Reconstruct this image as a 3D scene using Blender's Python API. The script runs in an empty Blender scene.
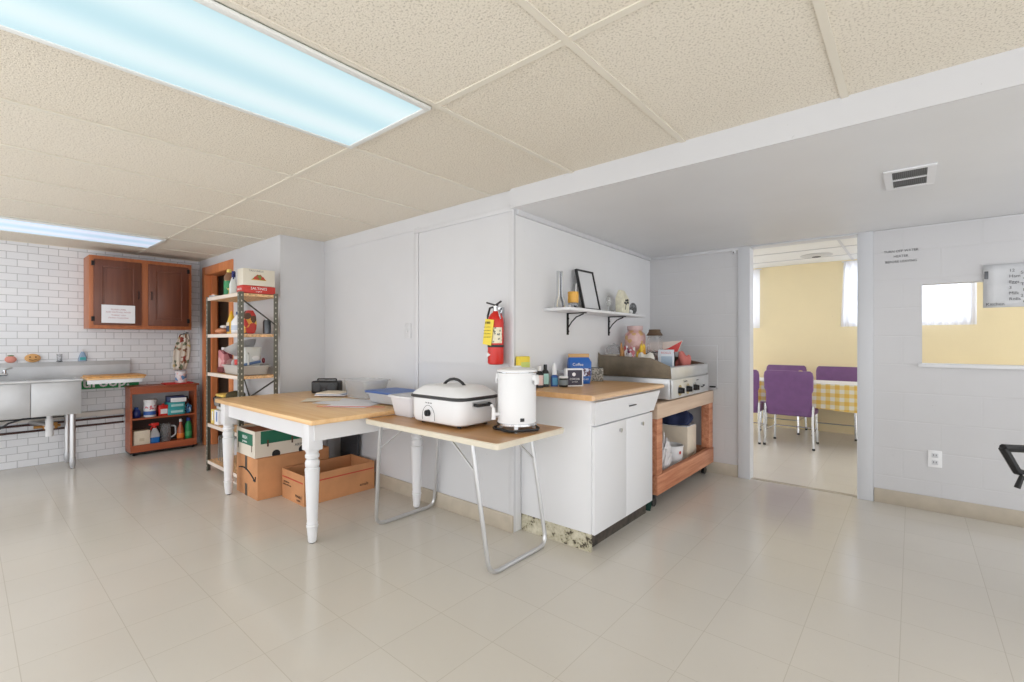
import bpy, bmesh, math, random
from mathutils import Vector, Matrix
random.seed(7)
PI = math.pi
SC = bpy.context.scene
# ------------------------------------------------------------------ camera
cam = bpy.data.cameras.new('camera'); cam.sensor_width = 36; cam.lens = 468.6/1024*36; cam.clip_start = .02
co = bpy.data.objects.new('camera', cam); SC.collection.objects.link(co)
co.location = (0, 0, 1.165); co.rotation_euler = (PI/2, 0, math.atan2(400, 468.6)); SC.camera = co
# ------------------------------------------------------------------ world, exposure
w = bpy.data.worlds.new('world'); SC.world = w; w.use_nodes = True
w.node_tree.nodes['Background'].inputs[0].default_value = (.975, .982, 1, 1)
w.node_tree.nodes['Background'].inputs[1].default_value = 2.3
SC.view_settings.view_transform = 'Standard'; SC.view_settings.look = 'None'
SC.view_settings.gamma = 1; SC.view_settings.use_curve_mapping = False
SC.view_settings.exposure = 0.0
LIGHT = 0.86       # radiance of the ceiling troffers
WINDOW = 3.8

# ------------------------------------------------------------------ materials
def lin(c):
    c = c/255
    return c/12.92 if c <= .04045 else ((c+.055)/1.055)**2.4
def rgb(t): return (lin(t[0]), lin(t[1]), lin(t[2]), 1)
MATS = {}
class NT:
    def __init__(s, name):
        s.m = bpy.data.materials.new(name); s.m.use_nodes = True
        s.t = s.m.node_tree; s.b = s.t.nodes['Principled BSDF']
    def n(s, typ, **kw):
        o = s.t.nodes.new(typ)
        for k, v in kw.items(): setattr(o, k, v)
        return o
    def l(s, a, b): s.t.links.new(a, b)
    def geo(s): return s.n('ShaderNodeNewGeometry').outputs['Position']
    def obj(s): return s.n('ShaderNodeTexCoord').outputs['Object']
    def noise(s, vec, scale, detail=3, rough=.5):
        o = s.n('ShaderNodeTexNoise'); s.l(vec, o.inputs['Vector'])
        o.inputs['Scale'].default_value = scale; o.inputs['Detail'].default_value = detail; o.inputs['Roughness'].default_value = rough
        return o.outputs['Fac']
    def ramp(s, fac, stops, const=False):
        o = s.n('ShaderNodeValToRGB'); s.l(fac, o.inputs[0]); e = o.color_ramp.elements
        if const: o.color_ramp.interpolation = 'CONSTANT'
        while len(e) < len(stops): e.new(.5)
        for i, (p, c) in enumerate(stops): e[i].position = p; e[i].color = c if len(c) == 4 else rgb(c)
        return o.outputs[0]
    def mix(s, fac, a, b, mode='MIX'):
        o = s.n('ShaderNodeMix', data_type='RGBA', blend_type=mode)
        for i, v in ((0, fac), (6, a), (7, b)):
            if hasattr(v, 'links'): s.l(v, o.inputs[i])
            else: o.inputs[i].default_value = v
        return o.outputs[2]
    def bump(s, h, st=.3, dist=.002):
        o = s.n('ShaderNodeBump'); s.l(h, o.inputs['Height']); o.inputs['Strength'].default_value = st; o.inputs['Distance'].default_value = dist
        s.l(o.outputs[0], s.b.inputs['Normal'])
    def brick(s, vec, wd, ht, mort, c1, c2, cm, off=.5, fr=2, smooth=.1):
        o = s.n('ShaderNodeTexBrick'); s.l(vec, o.inputs['Vector']); o.offset = off; o.offset_frequency = fr
        for k, v in (('Color1', c1), ('Color2', c2), ('Mortar', cm)): o.inputs[k].default_value = rgb(v)
        o.inputs['Scale'].default_value = 1; o.inputs['Mortar Size'].default_value = mort; o.inputs['Mortar Smooth'].default_value = smooth
        o.inputs['Brick Width'].default_value = wd; o.inputs['Row Height'].default_value = ht
        return o
    def swz(s, vec, a, b, off=(0, 0)):          # swizzle a world position into a 2D plane
        sp = s.n('ShaderNodeSeparateXYZ'); s.l(vec, sp.inputs[0]); cb = s.n('ShaderNodeCombineXYZ')
        s.l(sp.outputs[a], cb.inputs[0]); s.l(sp.outputs[b], cb.inputs[1])
        ad = s.n('ShaderNodeVectorMath', operation='ADD'); s.l(cb.outputs[0], ad.inputs[0]); ad.inputs[1].default_value = (off[0], off[1], 0)
        return ad.outputs[0]
def M(name, col=(200, 200, 200), rough=.5, metal=0, var=0, vs=12, trans=0, alpha=1, bump=0, bs=200, spec=.5):
    if name in MATS: return MATS[name]
    t = NT(name); b = t.b; b.inputs['Base Color'].default_value = rgb(col)
    b.inputs['Roughness'].default_value = rough; b.inputs['Metallic'].default_value = metal
    b.inputs['Transmission Weight'].default_value = trans; b.inputs['Alpha'].default_value = alpha
    b.inputs['Specular IOR Level'].default_value = spec
    if var:
        f = t.noise(t.obj(), vs, 4)
        lo = tuple(max(0, c*(1-var)) for c in col); hi = tuple(min(255, c*(1+var)) for c in col)
        t.l(t.ramp(f, [(.3, lo), (.7, hi)]), b.inputs['Base Color'])
    if bump: t.bump(t.noise(t.obj(), bs, 2), bump, .002)
    MATS[name] = t.m; return t.m
def wood(name, c1, c2, rough=.4, axis=0, sc=3):
    t = NT(name); p = t.obj(); mp = t.n('ShaderNodeMapping'); t.l(p, mp.inputs[0])
    s = [14*sc, 14*sc, 14*sc]; s[axis] = sc*.8; mp.inputs['Scale'].default_value = s
    f = t.noise(mp.outputs[0], 1, 5, .6)
    t.l(t.ramp(f, [(.3, c1), (.68, c2)]), t.b.inputs['Base Color']); t.b.inputs['Roughness'].default_value = rough
    MATS[name] = t.m; return t.m
def patches(name, cols, scale=18, rough=.6, vor=True):
    t = NT(name); v = t.n('ShaderNodeTexVoronoi'); t.l(t.obj(), v.inputs['Vector']); v.inputs['Scale'].default_value = scale
    sp = t.n('ShaderNodeSeparateColor'); t.l(v.outputs['Color'], sp.inputs[0])
    k = len(cols); t.l(t.ramp(sp.outputs[0], [(i/k, c) for i, c in enumerate(cols)], True), t.b.inputs['Base Color'])
    t.b.inputs['Roughness'].default_value = rough; MATS[name] = t.m; return t.m

def paint_wall(name, col, a, blocks=.0, seam=.25):
    t = NT(name); g = t.geo()
    cc = t.ramp(t.noise(g, 1.7, 4), [(.3, tuple(c*.975 for c in col)), (.7, col)])
    # scattered scuffs and chips
    sc = t.ramp(t.noise(g, 38, 3, .65), [(.0, (0, 0, 0, 1)), (.735, (0, 0, 0, 1)), (.76, (1, 1, 1, 1))])
    cc = t.mix(sc, cc, rgb(tuple(c*.9 for c in col)))
    t.l(cc, t.b.inputs['Base Color']); t.b.inputs['Roughness'].default_value = .42
    if blocks:
        bk = t.brick(t.swz(g, a, 2, (.05, .0)), .40, .20, .006, (255, 255, 255), (255, 255, 255), (0, 0, 0), smooth=.6)
        ad = t.n('ShaderNodeMath', operation='MULTIPLY_ADD'); t.l(t.noise(g, 60, 3), ad.inputs[0]); ad.inputs[1].default_value = .35
        sp = t.n('ShaderNodeSeparateColor'); t.l(bk.outputs['Color'], sp.inputs[0]); t.l(sp.outputs[0], ad.inputs[2])
        t.bump(ad.outputs[0], blocks, .003)
    else:
        t.bump(t.noise(g, 45, 3), .08, .002)
    MATS[name] = t.m; return t.m
WALL = paint_wall('white_wall_paint', (210, 211, 214), 0)
BLOCKX = paint_wall('shaded_block_x', (204, 204, 206), 0, .3)  # block paint toned darker, the back wall's shade put into the colour
BLOCKY = paint_wall('lit_block_y', (226, 227, 229), 1, .15)  # same block paint toned lighter, light on the shelf wall put into the colour
SOFF = paint_wall('soffit_paint', (222, 223, 225), 0)
YEL = paint_wall('yellow_block', (246, 230, 188), 0, .12)
def mk_tile():
    t = NT('white_subway_tile'); g = t.geo()
    bk = t.brick(t.swz(g, 1, 2, (.02, .0)), .137, .0660, .0026, (234, 236, 240), (226, 229, 234), (184, 187, 191))
    t.l(bk.outputs['Color'], t.b.inputs['Base Color']); t.b.inputs['Roughness'].default_value = .22
    inv = t.n('ShaderNodeMath', operation='SUBTRACT'); inv.inputs[0].default_value = 1; t.l(bk.outputs['Fac'], inv.inputs[1])
    t.bump(inv.outputs[0], .5, .002); return t.m
TILE = mk_tile()
def mk_floor(name, c, rough):
    t = NT(name); g = t.geo()
    bk = t.brick(t.swz(g, 0, 1, (.035, .17)), .30, .30, .0016, (255, 255, 255), (252, 252, 252), (232, 230, 225), off=0, smooth=.4)
    base = t.ramp(t.noise(g, 1.3, 4), [(.3, tuple(k*.975 for k in c)), (.7, c)])
    sp = t.ramp(t.noise(g, 70, 3, .7), [(0, (1, 1, 1, 1)), (.67, (1, 1, 1, 1)), (.74, (.84, .81, .76, 1))])
    col = t.mix(1, t.mix(.8, base, sp, 'MULTIPLY'), bk.outputs['Color'], 'MULTIPLY')
    t.l(col, t.b.inputs['Base Color'])
    t.b.inputs['Roughness'].default_value = rough
    t.bump(t.noise(g, 9, 2), .05, .004)
    return t.m
FLOOR = mk_floor('cream_vinyl_tile', (211, 206, 197), .17)
FLOOR2 = mk_floor('dining_vinyl_tile', (224, 218, 206), .3)
def mk_ceil(name, c, hole, dots):
    t = NT(name); g = t.geo()
    v = t.noise(g, 150, 2, .5)
    d = t.ramp(v, [(0, hole), (.37, hole), (.45, c)]) if dots else t.ramp(v, [(.3, c), (.6, c)])
    wv = t.brick(t.swz(g, 0, 1, (.191, .03)), .605, 1.22, 0, (255, 255, 255), (250, 249, 247), (255, 255, 255), off=0)
    t.l(t.mix(.9, d, wv.outputs['Color'], 'MULTIPLY'), t.b.inputs['Base Color']); t.b.inputs['Roughness'].default_value = .9
    t.bump(t.noise(g, 170, 3, .7), .9, .004); return t.m
CEIL = mk_ceil('acoustic_ceiling_tile', (232, 225, 211), (200, 192, 177), True)
CEIL2 = mk_ceil('dining_ceiling_tile', (235, 235, 232), (200, 200, 200), False)
def emis(name, col, st, tubes=False):
    t = NT(name); t.b.inputs['Base Color'].default_value = rgb((110, 130, 136)); t.b.inputs['Roughness'].default_value = .4
    t.b.inputs['Emission Strength'].default_value = st
    if tubes:   # bright band over each tube inside the fixture
        sp = t.n('ShaderNodeSeparateXYZ'); t.l(t.obj(), sp.inputs[0])
        m = t.n('ShaderNodeMath', operation='MULTIPLY'); t.l(sp.outputs[0], m.inputs[0]); m.inputs[1].default_value = 2*PI/.29
        cs = t.n('ShaderNodeMath', operation='COSINE'); t.l(m.outputs[0], cs.inputs[0])
        ma = t.n('ShaderNodeMath', operation='MULTIPLY_ADD'); t.l(cs.outputs[0], ma.inputs[0]); ma.inputs[1].default_value = -.5; ma.inputs[2].default_value = .5
        t.l(t.ramp(ma.outputs[0], [(0, (col[0]*.84, col[1]*.92, col[2]*.94)), (1, col)]), t.b.inputs['Emission Color'])
    else: t.b.inputs['Emission Color'].default_value = rgb(col)
    MATS[name] = t.m; return t.m
DIFF = emis('prismatic_diffuser_light', (224, 240, 244), LIGHT, True)
DIFF2 = emis('prismatic_diffuser_cool', (226, 234, 255), LIGHT, True)
DAY = emis('daylight_glass', (235, 242, 255), WINDOW)
WHITE = M('white_paint', (226, 227, 230), .35); WHITEP = M('white_plastic', (232, 233, 235), .35)
TRIM = M('grey_white_trim', (205, 207, 211), .4); GRID = M('ceiling_grid_metal', (222, 216, 202), .5)
BASEB = M('beige_vinyl_base', (182, 172, 156), .45, var=.03)
BLACK = M('black_plastic', (22, 22, 24), .35); DARK = M('dark_grey', (52, 54, 58), .5); BLACKM = M('black_metal', (25, 25, 27), .4, .5)
STEEL = M('stainless_steel', (205, 207, 210), .3, .55, var=.05, vs=5); STEELD = M('brushed_steel_shelf', (192, 194, 197), .38, .45, var=.05, vs=4)
CHROME = M('chrome', (205, 207, 210), .15, 1); ALU = M('aluminium_tube', (205, 206, 208), .3, .8)
OAK = wood('butcher_block', (222, 176, 122), (236, 199, 148), .35, 0, 2); OAKE = M('wood_edge_worn', (205, 150, 85), .5, var=.12, vs=20)
LAM = wood('brown_laminate_top', (172, 122, 66), (192, 142, 84), .3, 0, 1.2)
CWOOD = wood('counter_laminate', (208, 160, 108), (222, 178, 128), .35, 1, 2)
CHERRY = wood('cherry_cabinet', (98, 56, 42), (116, 68, 50), .35, 2, 2); CHERRYF = wood('cherry_frame', (160, 92, 56), (182, 110, 68), .4, 2, 2)
CARTW = wood('red_brown_wood', (150, 74, 44), (182, 98, 62), .4, 1, 2); DOORW = wood('orange_door_wood', (204, 122, 74), (224, 146, 96), .45, 2, 1.5)
PLANK = wood('rough_red_plank', (168, 98, 66), (210, 150, 116), .6, 1, 3); BEAM = wood('pale_pink_beam', (200, 172, 148), (214, 190, 168), .6, 1, 2)
CARD = M('cardboard', (196, 140, 96), .8, var=.05, vs=6); CARDI = M('cardboard_inside', (168, 104, 70), .85)
OSB = M('chipboard_shelf', (216, 176, 132), .8, var=.18, vs=60); RACKM = M('olive_grey_steel', (104, 103, 92), .5, .3); PALE = M('pale_shelf_edge', (222, 208, 196), .7)
RED = M('red_paint', (205, 38, 28), .3); REDP = M('red_plastic', (214, 60, 48), .45); YELLOW = M('yellow_card', (236, 212, 70), .5)
BLUE = M('blue_plastic', (52, 96, 170), .4); NAVY = M('navy_cloth', (30, 42, 78), .8, bump=.4, bs=30); TEAL = M('teal_card', (60, 165, 170), .5); GREEN = M('green_plastic', (22, 130, 72), .4)
DGREEN = M('dark_green_print', (28, 105, 80), .6); CREAM = M('cream_card', (226, 214, 194), .6, var=.03); PAPER = M('paper', (236, 236, 240), .6); ORANGE = M('orange_plastic', (226, 122, 40), .4)
CLEAR = M('clear_plastic', (225, 228, 232), .15, trans=.75, alpha=.45); FROST = M('frosted_plastic', (222, 224, 228), .35, trans=.3, alpha=.85)
PURPLE = M('purple_vinyl', (122, 84, 134), .4, var=.04); PURPLEL = M('lilac_vinyl_front', (142, 112, 190), .45)
INK = M('grey_ink', (92, 94, 98), .6); INKB = M('black_ink', (30, 30, 32), .6); INKR = M('red_ink', (190, 45, 40), .6); INKW = M('white_ink', (235, 235, 235), .5)
BAG = M('white_plastic_bag', (232, 230, 232), .35, alpha=.9, bump=.6, bs=30)
GUARD = M('stained_steel_guard', (128, 118, 102), .35, .7, var=.12, vs=9)
_p = NT('peeling_paint_kick'); _n = _p.noise(_p.obj(), 16, 5, .72)
_p.l(_p.ramp(_n, [(0, (58, 52, 42)), (.40, (70, 62, 48)), (.44, (176, 170, 146)), (.62, (208, 203, 184)), (1, (216, 211, 196))]), _p.b.inputs['Base Color']); _p.b.inputs['Roughness'].default_value = .7; PEEL = _p.m
KICK = M('black_marbled_kick', (62, 56, 50), .5, var=.35, vs=25)

# ------------------------------------------------------------------ mesh builder
class MB:
    def __init__(s): s.b = bmesh.new(); s.mi = 0
    def _f(s, vs):
        try: f = s.b.faces.new(vs); f.material_index = s.mi; return f
        except ValueError: return None
    def box(s, x0, y0, z0, x1, y1, z1, bev=0, rot=None, seg=2):
        t = bmesh.new(); P = [(x, y, z) for z in (z0, z1) for x, y in ((x0, y0), (x1, y0), (x1, y1), (x0, y1))]
        v = [t.verts.new(p) for p in P]
        for q in ((3, 2, 1, 0), (4, 5, 6, 7), (0, 1, 5, 4), (1, 2, 6, 5), (2, 3, 7, 6), (3, 0, 4, 7)): t.faces.new([v[i] for i in q])
        if bev: bmesh.ops.bevel(t, geom=t.edges[:], offset=bev, segments=seg, affect='EDGES', profile=.5)
        s._merge(t, rot); return s
    def _merge(s, t, rot=None):
        mp = {}
        for v in t.verts: mp[v] = s.b.verts.new(rot @ v.co if rot else v.co)
        for f in t.faces: s._f([mp[v] for v in f.verts])
        t.free()
    def cyl(s, p, q, r0, r1=None, seg=16, caps=True):
        r1 = r0 if r1 is None else r1; p = Vector(p); q = Vector(q); d = (q-p).normalized()
        u = d.orthogonal().normalized(); v = d.cross(u)
        A = [s.b.verts.new(p+(u*math.cos(a)+v*math.sin(a))*r0) for a in [2*PI*i/seg for i in range(seg)]]
        B = [s.b.verts.new(q+(u*math.cos(a)+v*math.sin(a))*r1) for a in [2*PI*i/seg for i in range(seg)]]
        for i in range(seg): s._f([A[i], A[(i+1) % seg], B[(i+1) % seg], B[i]])
        if caps: s._f(A[::-1]); s._f(B)
        return s
    def tube(s, pts, r, seg=10, fillet=0):
        pts = [Vector(p) for p in pts]
        if fillet:
            out = [pts[0]]
            for i in range(1, len(pts)-1):
                a, b, c = pts[i-1], pts[i], pts[i+1]; f = min(fillet, (a-b).length*.45, (c-b).length*.45)
                p0 = b+(a-b).normalized()*f; p1 = b+(c-b).normalized()*f
                for k in range(7):
                    t = k/6; out.append(p0*(1-t)**2+b*2*t*(1-t)+p1*t*t)
            out.append(pts[-1]); pts = out
        rings = []; u = None
        for i, p in enumerate(pts):
            d = ((pts[min(i+1, len(pts)-1)]-pts[max(i-1, 0)])).normalized()
            u = d.orthogonal().normalized() if u is None else (u-d*u.dot(d)).normalized()
            v = d.cross(u); rings.append([s.b.verts.new(p+(u*math.cos(2*PI*k/seg)+v*math.sin(2*PI*k/seg))*r) for k in range(seg)])
        for a, b in zip(rings, rings[1:]):
            for k in range(seg): s._f([a[k], a[(k+1) % seg], b[(k+1) % seg], b[k]])
        s._f(rings[0][::-1]); s._f(rings[-1]); return s
    def lathe(s, prof, c=(0, 0, 0), seg=24):
        R = []
        for r, z in prof:
            R.append([s.b.verts.new((c[0]+max(r, .0004)*math.cos(2*PI*k/seg), c[1]+max(r, .0004)*math.sin(2*PI*k/seg), c[2]+z)) for k in range(seg)])
        for a, b in zip(R, R[1:]):
            for k in range(seg): s._f([a[k], a[(k+1) % seg], b[(k+1) % seg], b[k]])
        s._f(R[0][::-1]); s._f(R[-1]); return s
    def loft(s, loops, cap0=True, cap1=True):
        R = [[s.b.verts.new(p) for p in L] for L in loops]; n = len(R[0])
        for a, b in zip(R, R[1:]):
            for k in range(n): s._f([a[k], a[(k+1) % n], b[(k+1) % n], b[k]])
        if cap0: s._f(R[0][::-1])
        if cap1: s._f(R[-1])
        return s
    def prism(s, pts, axis, a, b):
        def P(p, t): return {'x': (t, p[0], p[1]), 'y': (p[0], t, p[1]), 'z': (p[0], p[1], t)}[axis]
        return s.loft([[P(p, a) for p in pts], [P(p, b) for p in pts]])
    def sph(s, c, rx, ry=None, rz=None, seg=16):
        ry = ry or rx; rz = rz or rx; t = bmesh.new(); bmesh.ops.create_uvsphere(t, u_segments=seg, v_segments=seg//2+2, radius=1)
        s._merge(t, Matrix.Translation(c) @ Matrix.Diagonal((rx, ry, rz, 1))); return s
    def build(s, name, mat, parent=None, loc=None, ang=35):
        me = bpy.data.meshes.new(name); bmesh.ops.recalc_face_normals(s.b, faces=s.b.faces[:]); s.b.to_mesh(me); s.b.free()
        for m in (mat if isinstance(mat, (list, tuple)) else [mat]): me.materials.append(m)
        for p in me.polygons: p.use_smooth = True
        me.set_sharp_from_angle(angle=math.radians(ang))
        o = bpy.data.objects.new(name, me); SC.collection.objects.link(o)
        if parent: o.parent = parent
        if loc: o.location = loc
        return o
def rr(cx, cy, w, d, r, z, n=5):
    pts = []
    for sx, sy, a0 in ((1, 1, 0), (-1, 1, PI/2), (-1, -1, PI), (1, -1, 1.5*PI)):
        for k in range(n+1):
            a = a0+PI/2*k/n; pts.append((cx+sx*(w/2-r)+r*math.cos(a), cy+sy*(d/2-r)+r*math.sin(a), z))
    return pts
def thing(name, label, cat, loc=(0, 0, 0), rz=0, group=None):
    o = bpy.data.objects.new(name, None); SC.collection.objects.link(o); o.empty_display_size = .05
    o.location = loc; o.rotation_euler = (0, 0, rz); o['label'] = label; o['category'] = cat
    if group: o['group'] = group
    return o
def tag(o, label, cat, group=None, rz=None):
    o['label'] = label; o['category'] = cat
    if group: o['group'] = group
    if rz is not None: o.rotation_euler.z = rz
    return o
def struct(o, label=None):
    o['kind'] = 'structure'
    if label: o['label'] = label
    return o
def copy_tree(o, parent=None, loc=None, rz=None, label=None):
    c = o.copy(); SC.collection.objects.link(c)
    if parent: c.parent = parent
    if loc: c.location = loc
    if rz is not None: c.rotation_euler.z = rz
    if label: c['label'] = label
    for ch in list(o.children): copy_tree(ch, c)
    return c
def text(s, size, mat, parent, loc, face='-y', align='CENTER', ext=.0004, rz=0, bold=0, name='lettering', sx=1):
    cu = bpy.data.curves.new(name, 'FONT'); cu.body = s; cu.size = size; cu.extrude = ext; cu.align_x = align; cu.resolution_u = 2; cu.offset = bold
    to = bpy.data.objects.new(name, cu); SC.collection.objects.link(to)
    bpy.context.view_layer.update()
    me = bpy.data.meshes.new_from_object(to.evaluated_get(bpy.context.evaluated_depsgraph_get()))
    bpy.data.objects.remove(to); bpy.data.curves.remove(cu); me.materials.clear(); me.materials.append(mat); me.name = name
    R = {'-y': Matrix.Rotation(PI/2, 4, 'X'), '+x': Matrix.Rotation(PI/2, 4, 'Z') @ Matrix.Rotation(PI/2, 4, 'X'), '+z': Matrix.Rotation(rz, 4, 'Z')}[face]
    me.transform(R @ Matrix.Diagonal((sx, 1, 1, 1)))
    o = bpy.data.objects.new(name, me); SC.collection.objects.link(o); o.parent = parent; o.location = loc
    return o
def B(*a, **k): return MB().box(*a, **k)

# ================================================================== STRUCTURE
HC = 2.08; HS = 1.965; YW = 2.17; YB = 4.31; XL = -6.24; YN = 1.77; XN = -4.13; XS = -1.84; YD = 7.2; HD = 2.18
struct(B(XL, -1.25, -.1, 2.6, YB+.06, 0).build('floor', FLOOR), 'cream vinyl tile kitchen floor')
struct(B(-3.4, YB+.06, -.1, 2.6, YD+.2, 0).build('floor', FLOOR2), 'cream vinyl floor of the dining room')
struct(B(XL-.15, -1.25, -.1, XL, YN+.4, HC+.1).build('wall_left', TILE), 'white subway tiled wall')
# wall with the wooden door frame
dx0, dx1, dz = -6.10, -5.20, 1.99
m = B(XL, YN, 0, dx0-.0, YN+.12, HC).box(dx1, YN, 0, XN, YN+.12, HC).box(dx0, YN, dz, dx1, YN+.12, HC)
m.box(XN-.12, YN+.12, 0, XN, YW+.12, HC)
struct(m.build('wall_back_left', WALL), 'white wall bay with the wooden door frame')
# closet beyond the frame
m = B(XL, 2.9, 0, -4.9, 3.0, HC).box(XL, YN+.12, 0, XL+.06, 2.9, HC).box(-4.96, YN+.12, 0, -4.9, 2.9, HC).box(XL, YN+.12, HC-.06, -4.9, 2.9, HC)
struct(m.build('wall_closet', M('closet_brown', (120, 100, 86), .8)), 'dark brown closet inside the wooden door frame')
m = B(XN-.12, YW, 0, XS, YW+.0195, HC+.02).box(XN-.12, YW+.02, 0, XS-.141, YW+.14, HC+.02)
struct(m.build('wall_table', WALL), 'white wall behind the two tables')
XF = -1.925
struct(MB().prism([(XS, YW+.02), (XF, YB), (XF-.14, YB), (XS-.14, YW+.02)], 'z', 0, HS+.1).build('wall_shelf', BLOCKY), 'white block wall with the shelf')
# back wall with doorway and serving opening
px0, px1, pz0, pz1 = .053, 1.55, 1.005, 1.556
DX0, DX1, DZ = -1.042, -.303, 1.957
m = B(XF-.14, YB, 0, DX0, YB+.09, HS+.1).box(DX0, YB, DZ, DX1, YB+.09, HS+.1).box(DX1, YB, 0, px0, YB+.09, HS+.1)
m.box(px0, YB, 0, px1, YB+.09, pz0).box(px0, YB, pz1, px1, YB+.09, HS+.1).box(px1, YB, 0, 2.6, YB+.09, HS+.1)
struct(m.build('wall_back', BLOCKX), 'painted block wall, grey tone painted for shade, with doorway and serving opening')
# tiled ceiling and boxed soffit
struct(B(XL, -1.25, HC, 2.6, YW-.01, HC+.06).build('ceiling', CEIL), 'beige acoustic tile ceiling')
m = B(XL, -1.25, HC-.004, 2.6, -1.24, HC)
gx = [-.191-.605*i for i in range(-4, 11)]
for x in gx: m.box(x-.012, -1.25, HC-.006, x+.012, YW-.03, HC-.0005)
for y in (1.19, -.03): m.box(XL, y-.012, HC-.0055, 2.6, y+.012, HC-.0004)
struct(m.build('trim_1', GRID), 'cream metal ceiling grid')
struct(B(XS-.0005, YW-.02, HS, 2.6, YB, HS+.2).box(XF-.1, YW+.02, HS+.001, XS-.001, YB, HS+.2).build('ceiling_lower', SOFF), 'low painted soffit ceiling')
struct(B(XN+.001, YW-.006, HC-.10, XS-.001, YW+.0, HC).box(XS-.0, YW-.03, HS, 2.6, YW-.0205, HC).build('trim_2', WALL), 'white band where the ceiling meets the wall')
struct(B(XN, YW-.012, 0, XS+.001, YW, .105, bev=.003).build('baseboard_table', BASEB), 'beige vinyl baseboard behind the tables')
struct(B(-.21, YB-.012, 0, 2.6, YB, .10, bev=.003).build('baseboard_back', BASEB), 'beige vinyl baseboard right of the doorway')
struct(B(XF, YB-.012, 0, -1.13, YB, .10, bev=.003).build('baseboard_corner', BASEB), 'beige vinyl baseboard left of the doorway')
struct(B(XN-.0, YN+.0, 0, XN+.012, YW-.012, .10, bev=.003).build('baseboard_return', BASEB))
# panel trim on the table wall (closed off opening)
m = B(-2.80, YW-.008, .105, -2.75, YW, 2.0, bev=.002).box(-2.749, YW-.008, 1.003, XS-.031, YW, 1.015).box(-2.80, YW-.010, 1.955, XS, YW, 1.985, bev=.002)
m.box(XS-.03, YW-.006, .105, XS+.006, YW+.0, 2.0, bev=.002)
struct(m.build('trim_3', WALL), 'white trim strips round the closed off opening')
m = MB().prism([(XS, YW+.02), (XS+.022, YW+.02), (XF+.022, YB), (XF, YB)], 'z', HS-.03, HS).box(XF, YB-.02, HS-.025, -1.13, YB, HS, bev=.003)
struct(m.build('trim_4', WALL), 'thin white moulding along the top of the shelf wall')
# doorway casings
m = B(-1.13, YB-.018, 0, DX0, YB, HS, bev=.003).box(DX1, YB-.018, 0, -.215, YB, HS, bev=.003).box(DX0, YB-.018, DZ, DX1, YB, HS, bev=.003)
m.box(DX0, YB-.02, 0, DX0+.005, YB+.10, DZ).box(DX1-.005, YB-.02, 0, DX1, YB+.10, DZ).box(DX0, YB-.02, DZ-.006, DX1, YB+.10, DZ)
struct(m.build('door_1', TRIM), 'grey white casing of the open doorway')
struct(B(DX0+.02, YB+.02, 0, DX1-.02, YB+.06, .004).build('trim_5', BASEB), 'metal threshold strip in the doorway')
# panel moulding on the back wall
m = B(-.205, YB-.006, HS-.012, 2.6, YB, HS-.004).box(-1.56, YB-.006, .74, -1.30, YB-.001, .75).box(-1.31, YB-.006, .74, -1.30, YB, 1.12).box(-1.6, YB-.006, 1.12, -1.30, YB, 1.13)
struct(m.build('trim_6', WALL), 'thin raised strips on the back wall')
# serving opening sill
m = B(px0-.02, YB-.03, pz0-.02, px1, YB+.14, pz0+.004, bev=.004)
struct(m.build('trim_7', WHITE), 'white sill of the serving opening')
# door frame in the left bay
m = B(dx0, YN-.018, 0, dx0+.085, YN+.12, dz, bev=.004).box(dx1-.085, YN-.018, 0, dx1, YN+.12, dz, bev=.004).box(dx0+.085, YN-.016, dz-.09, dx1-.085, YN+.12, dz, bev=.004)
m.box(dx0+.085, YN+.05, 0, dx0+.11, YN+.10, dz-.09).box(dx1-.11, YN+.05, 0, dx1-.085, YN+.10, dz-.09)
df = struct(m.build('door_2', DOORW), 'orange brown wooden door frame')
d = B(dx1-.085-.03, YN+.14, .01, dx1-.085+.01, YN+.9, dz-.1, bev=.004).build('door_leaf', DOORW, df)
MB().box(dx0+.085, YN-.004, .95, dx0+.09, YN+.03, 1.02).build('latch_plate', BLACKM, df)
# dining room shell
struct(B(-3.4, YD, 0, -2.85, YD+.12, HD).box(-1.62, YD, 0, -.66, YD+.12, HD).box(.52, YD, 0, 2.6, YD+.12, HD).box(-2.85, YD, 0, -1.62, YD+.12, 1.36).box(-.66, YD, 0, .52, YD+.12, 1.36)
       .box(-2.85, YD, 2.12, -1.62, YD+.12, HD).box(-.66, YD, 2.12, .52, YD+.12, HD).build('wall_dining', YEL), 'pale yellow block wall of the dining room')
struct(B(-3.4, YB+.09, HD, 2.6, YD+.1, HD+.06).build('ceiling_dining', CEIL2), 'white tiled dining room ceiling')
m = MB()
for x in (-3.0, -1.78, -.56, .66, 1.88): m.box(x-.012, YB+.2, HD-.006, x+.012, YD, HD-.0005)
for y in (4.9, 5.51, 6.12, 6.73): m.box(-3.4, y-.012, HD-.0055, 2.6, y+.012, HD-.0004)
struct(m.build('trim_8', M('grid_grey_white', (205, 205, 205), .5)), 'grey ceiling grid of the dining room')
for i, (a, b) in enumerate(((-2.85, -1.62), (-.66, .52))):
    mid = (a+b)/2
    m = B(a, YD+.02, 1.36, a+.04, YD+.07, 2.12).box(b-.04, YD+.02, 1.36, b, YD+.07, 2.12).box(a, YD+.02, 2.08, b, YD+.07, 2.12).box(a, YD+.02, 1.36, b, YD+.07, 1.40).box(mid-.015, YD+.02, 1.36, mid+.015, YD+.07, 2.12)
    wo = struct(m.build('window_%d' % (i+1), WHITE), 'white framed high window of the dining room')
    B(a+.02, YD+.075, 1.38, b-.02, YD+.08, 2.10).build('pane', DAY, wo)
CURT = NT('sheer_white_curtain'); CURT.b.inputs['Base Color'].default_value = rgb((240, 240, 244)); CURT.b.inputs['Roughness'].default_value = .8
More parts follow.
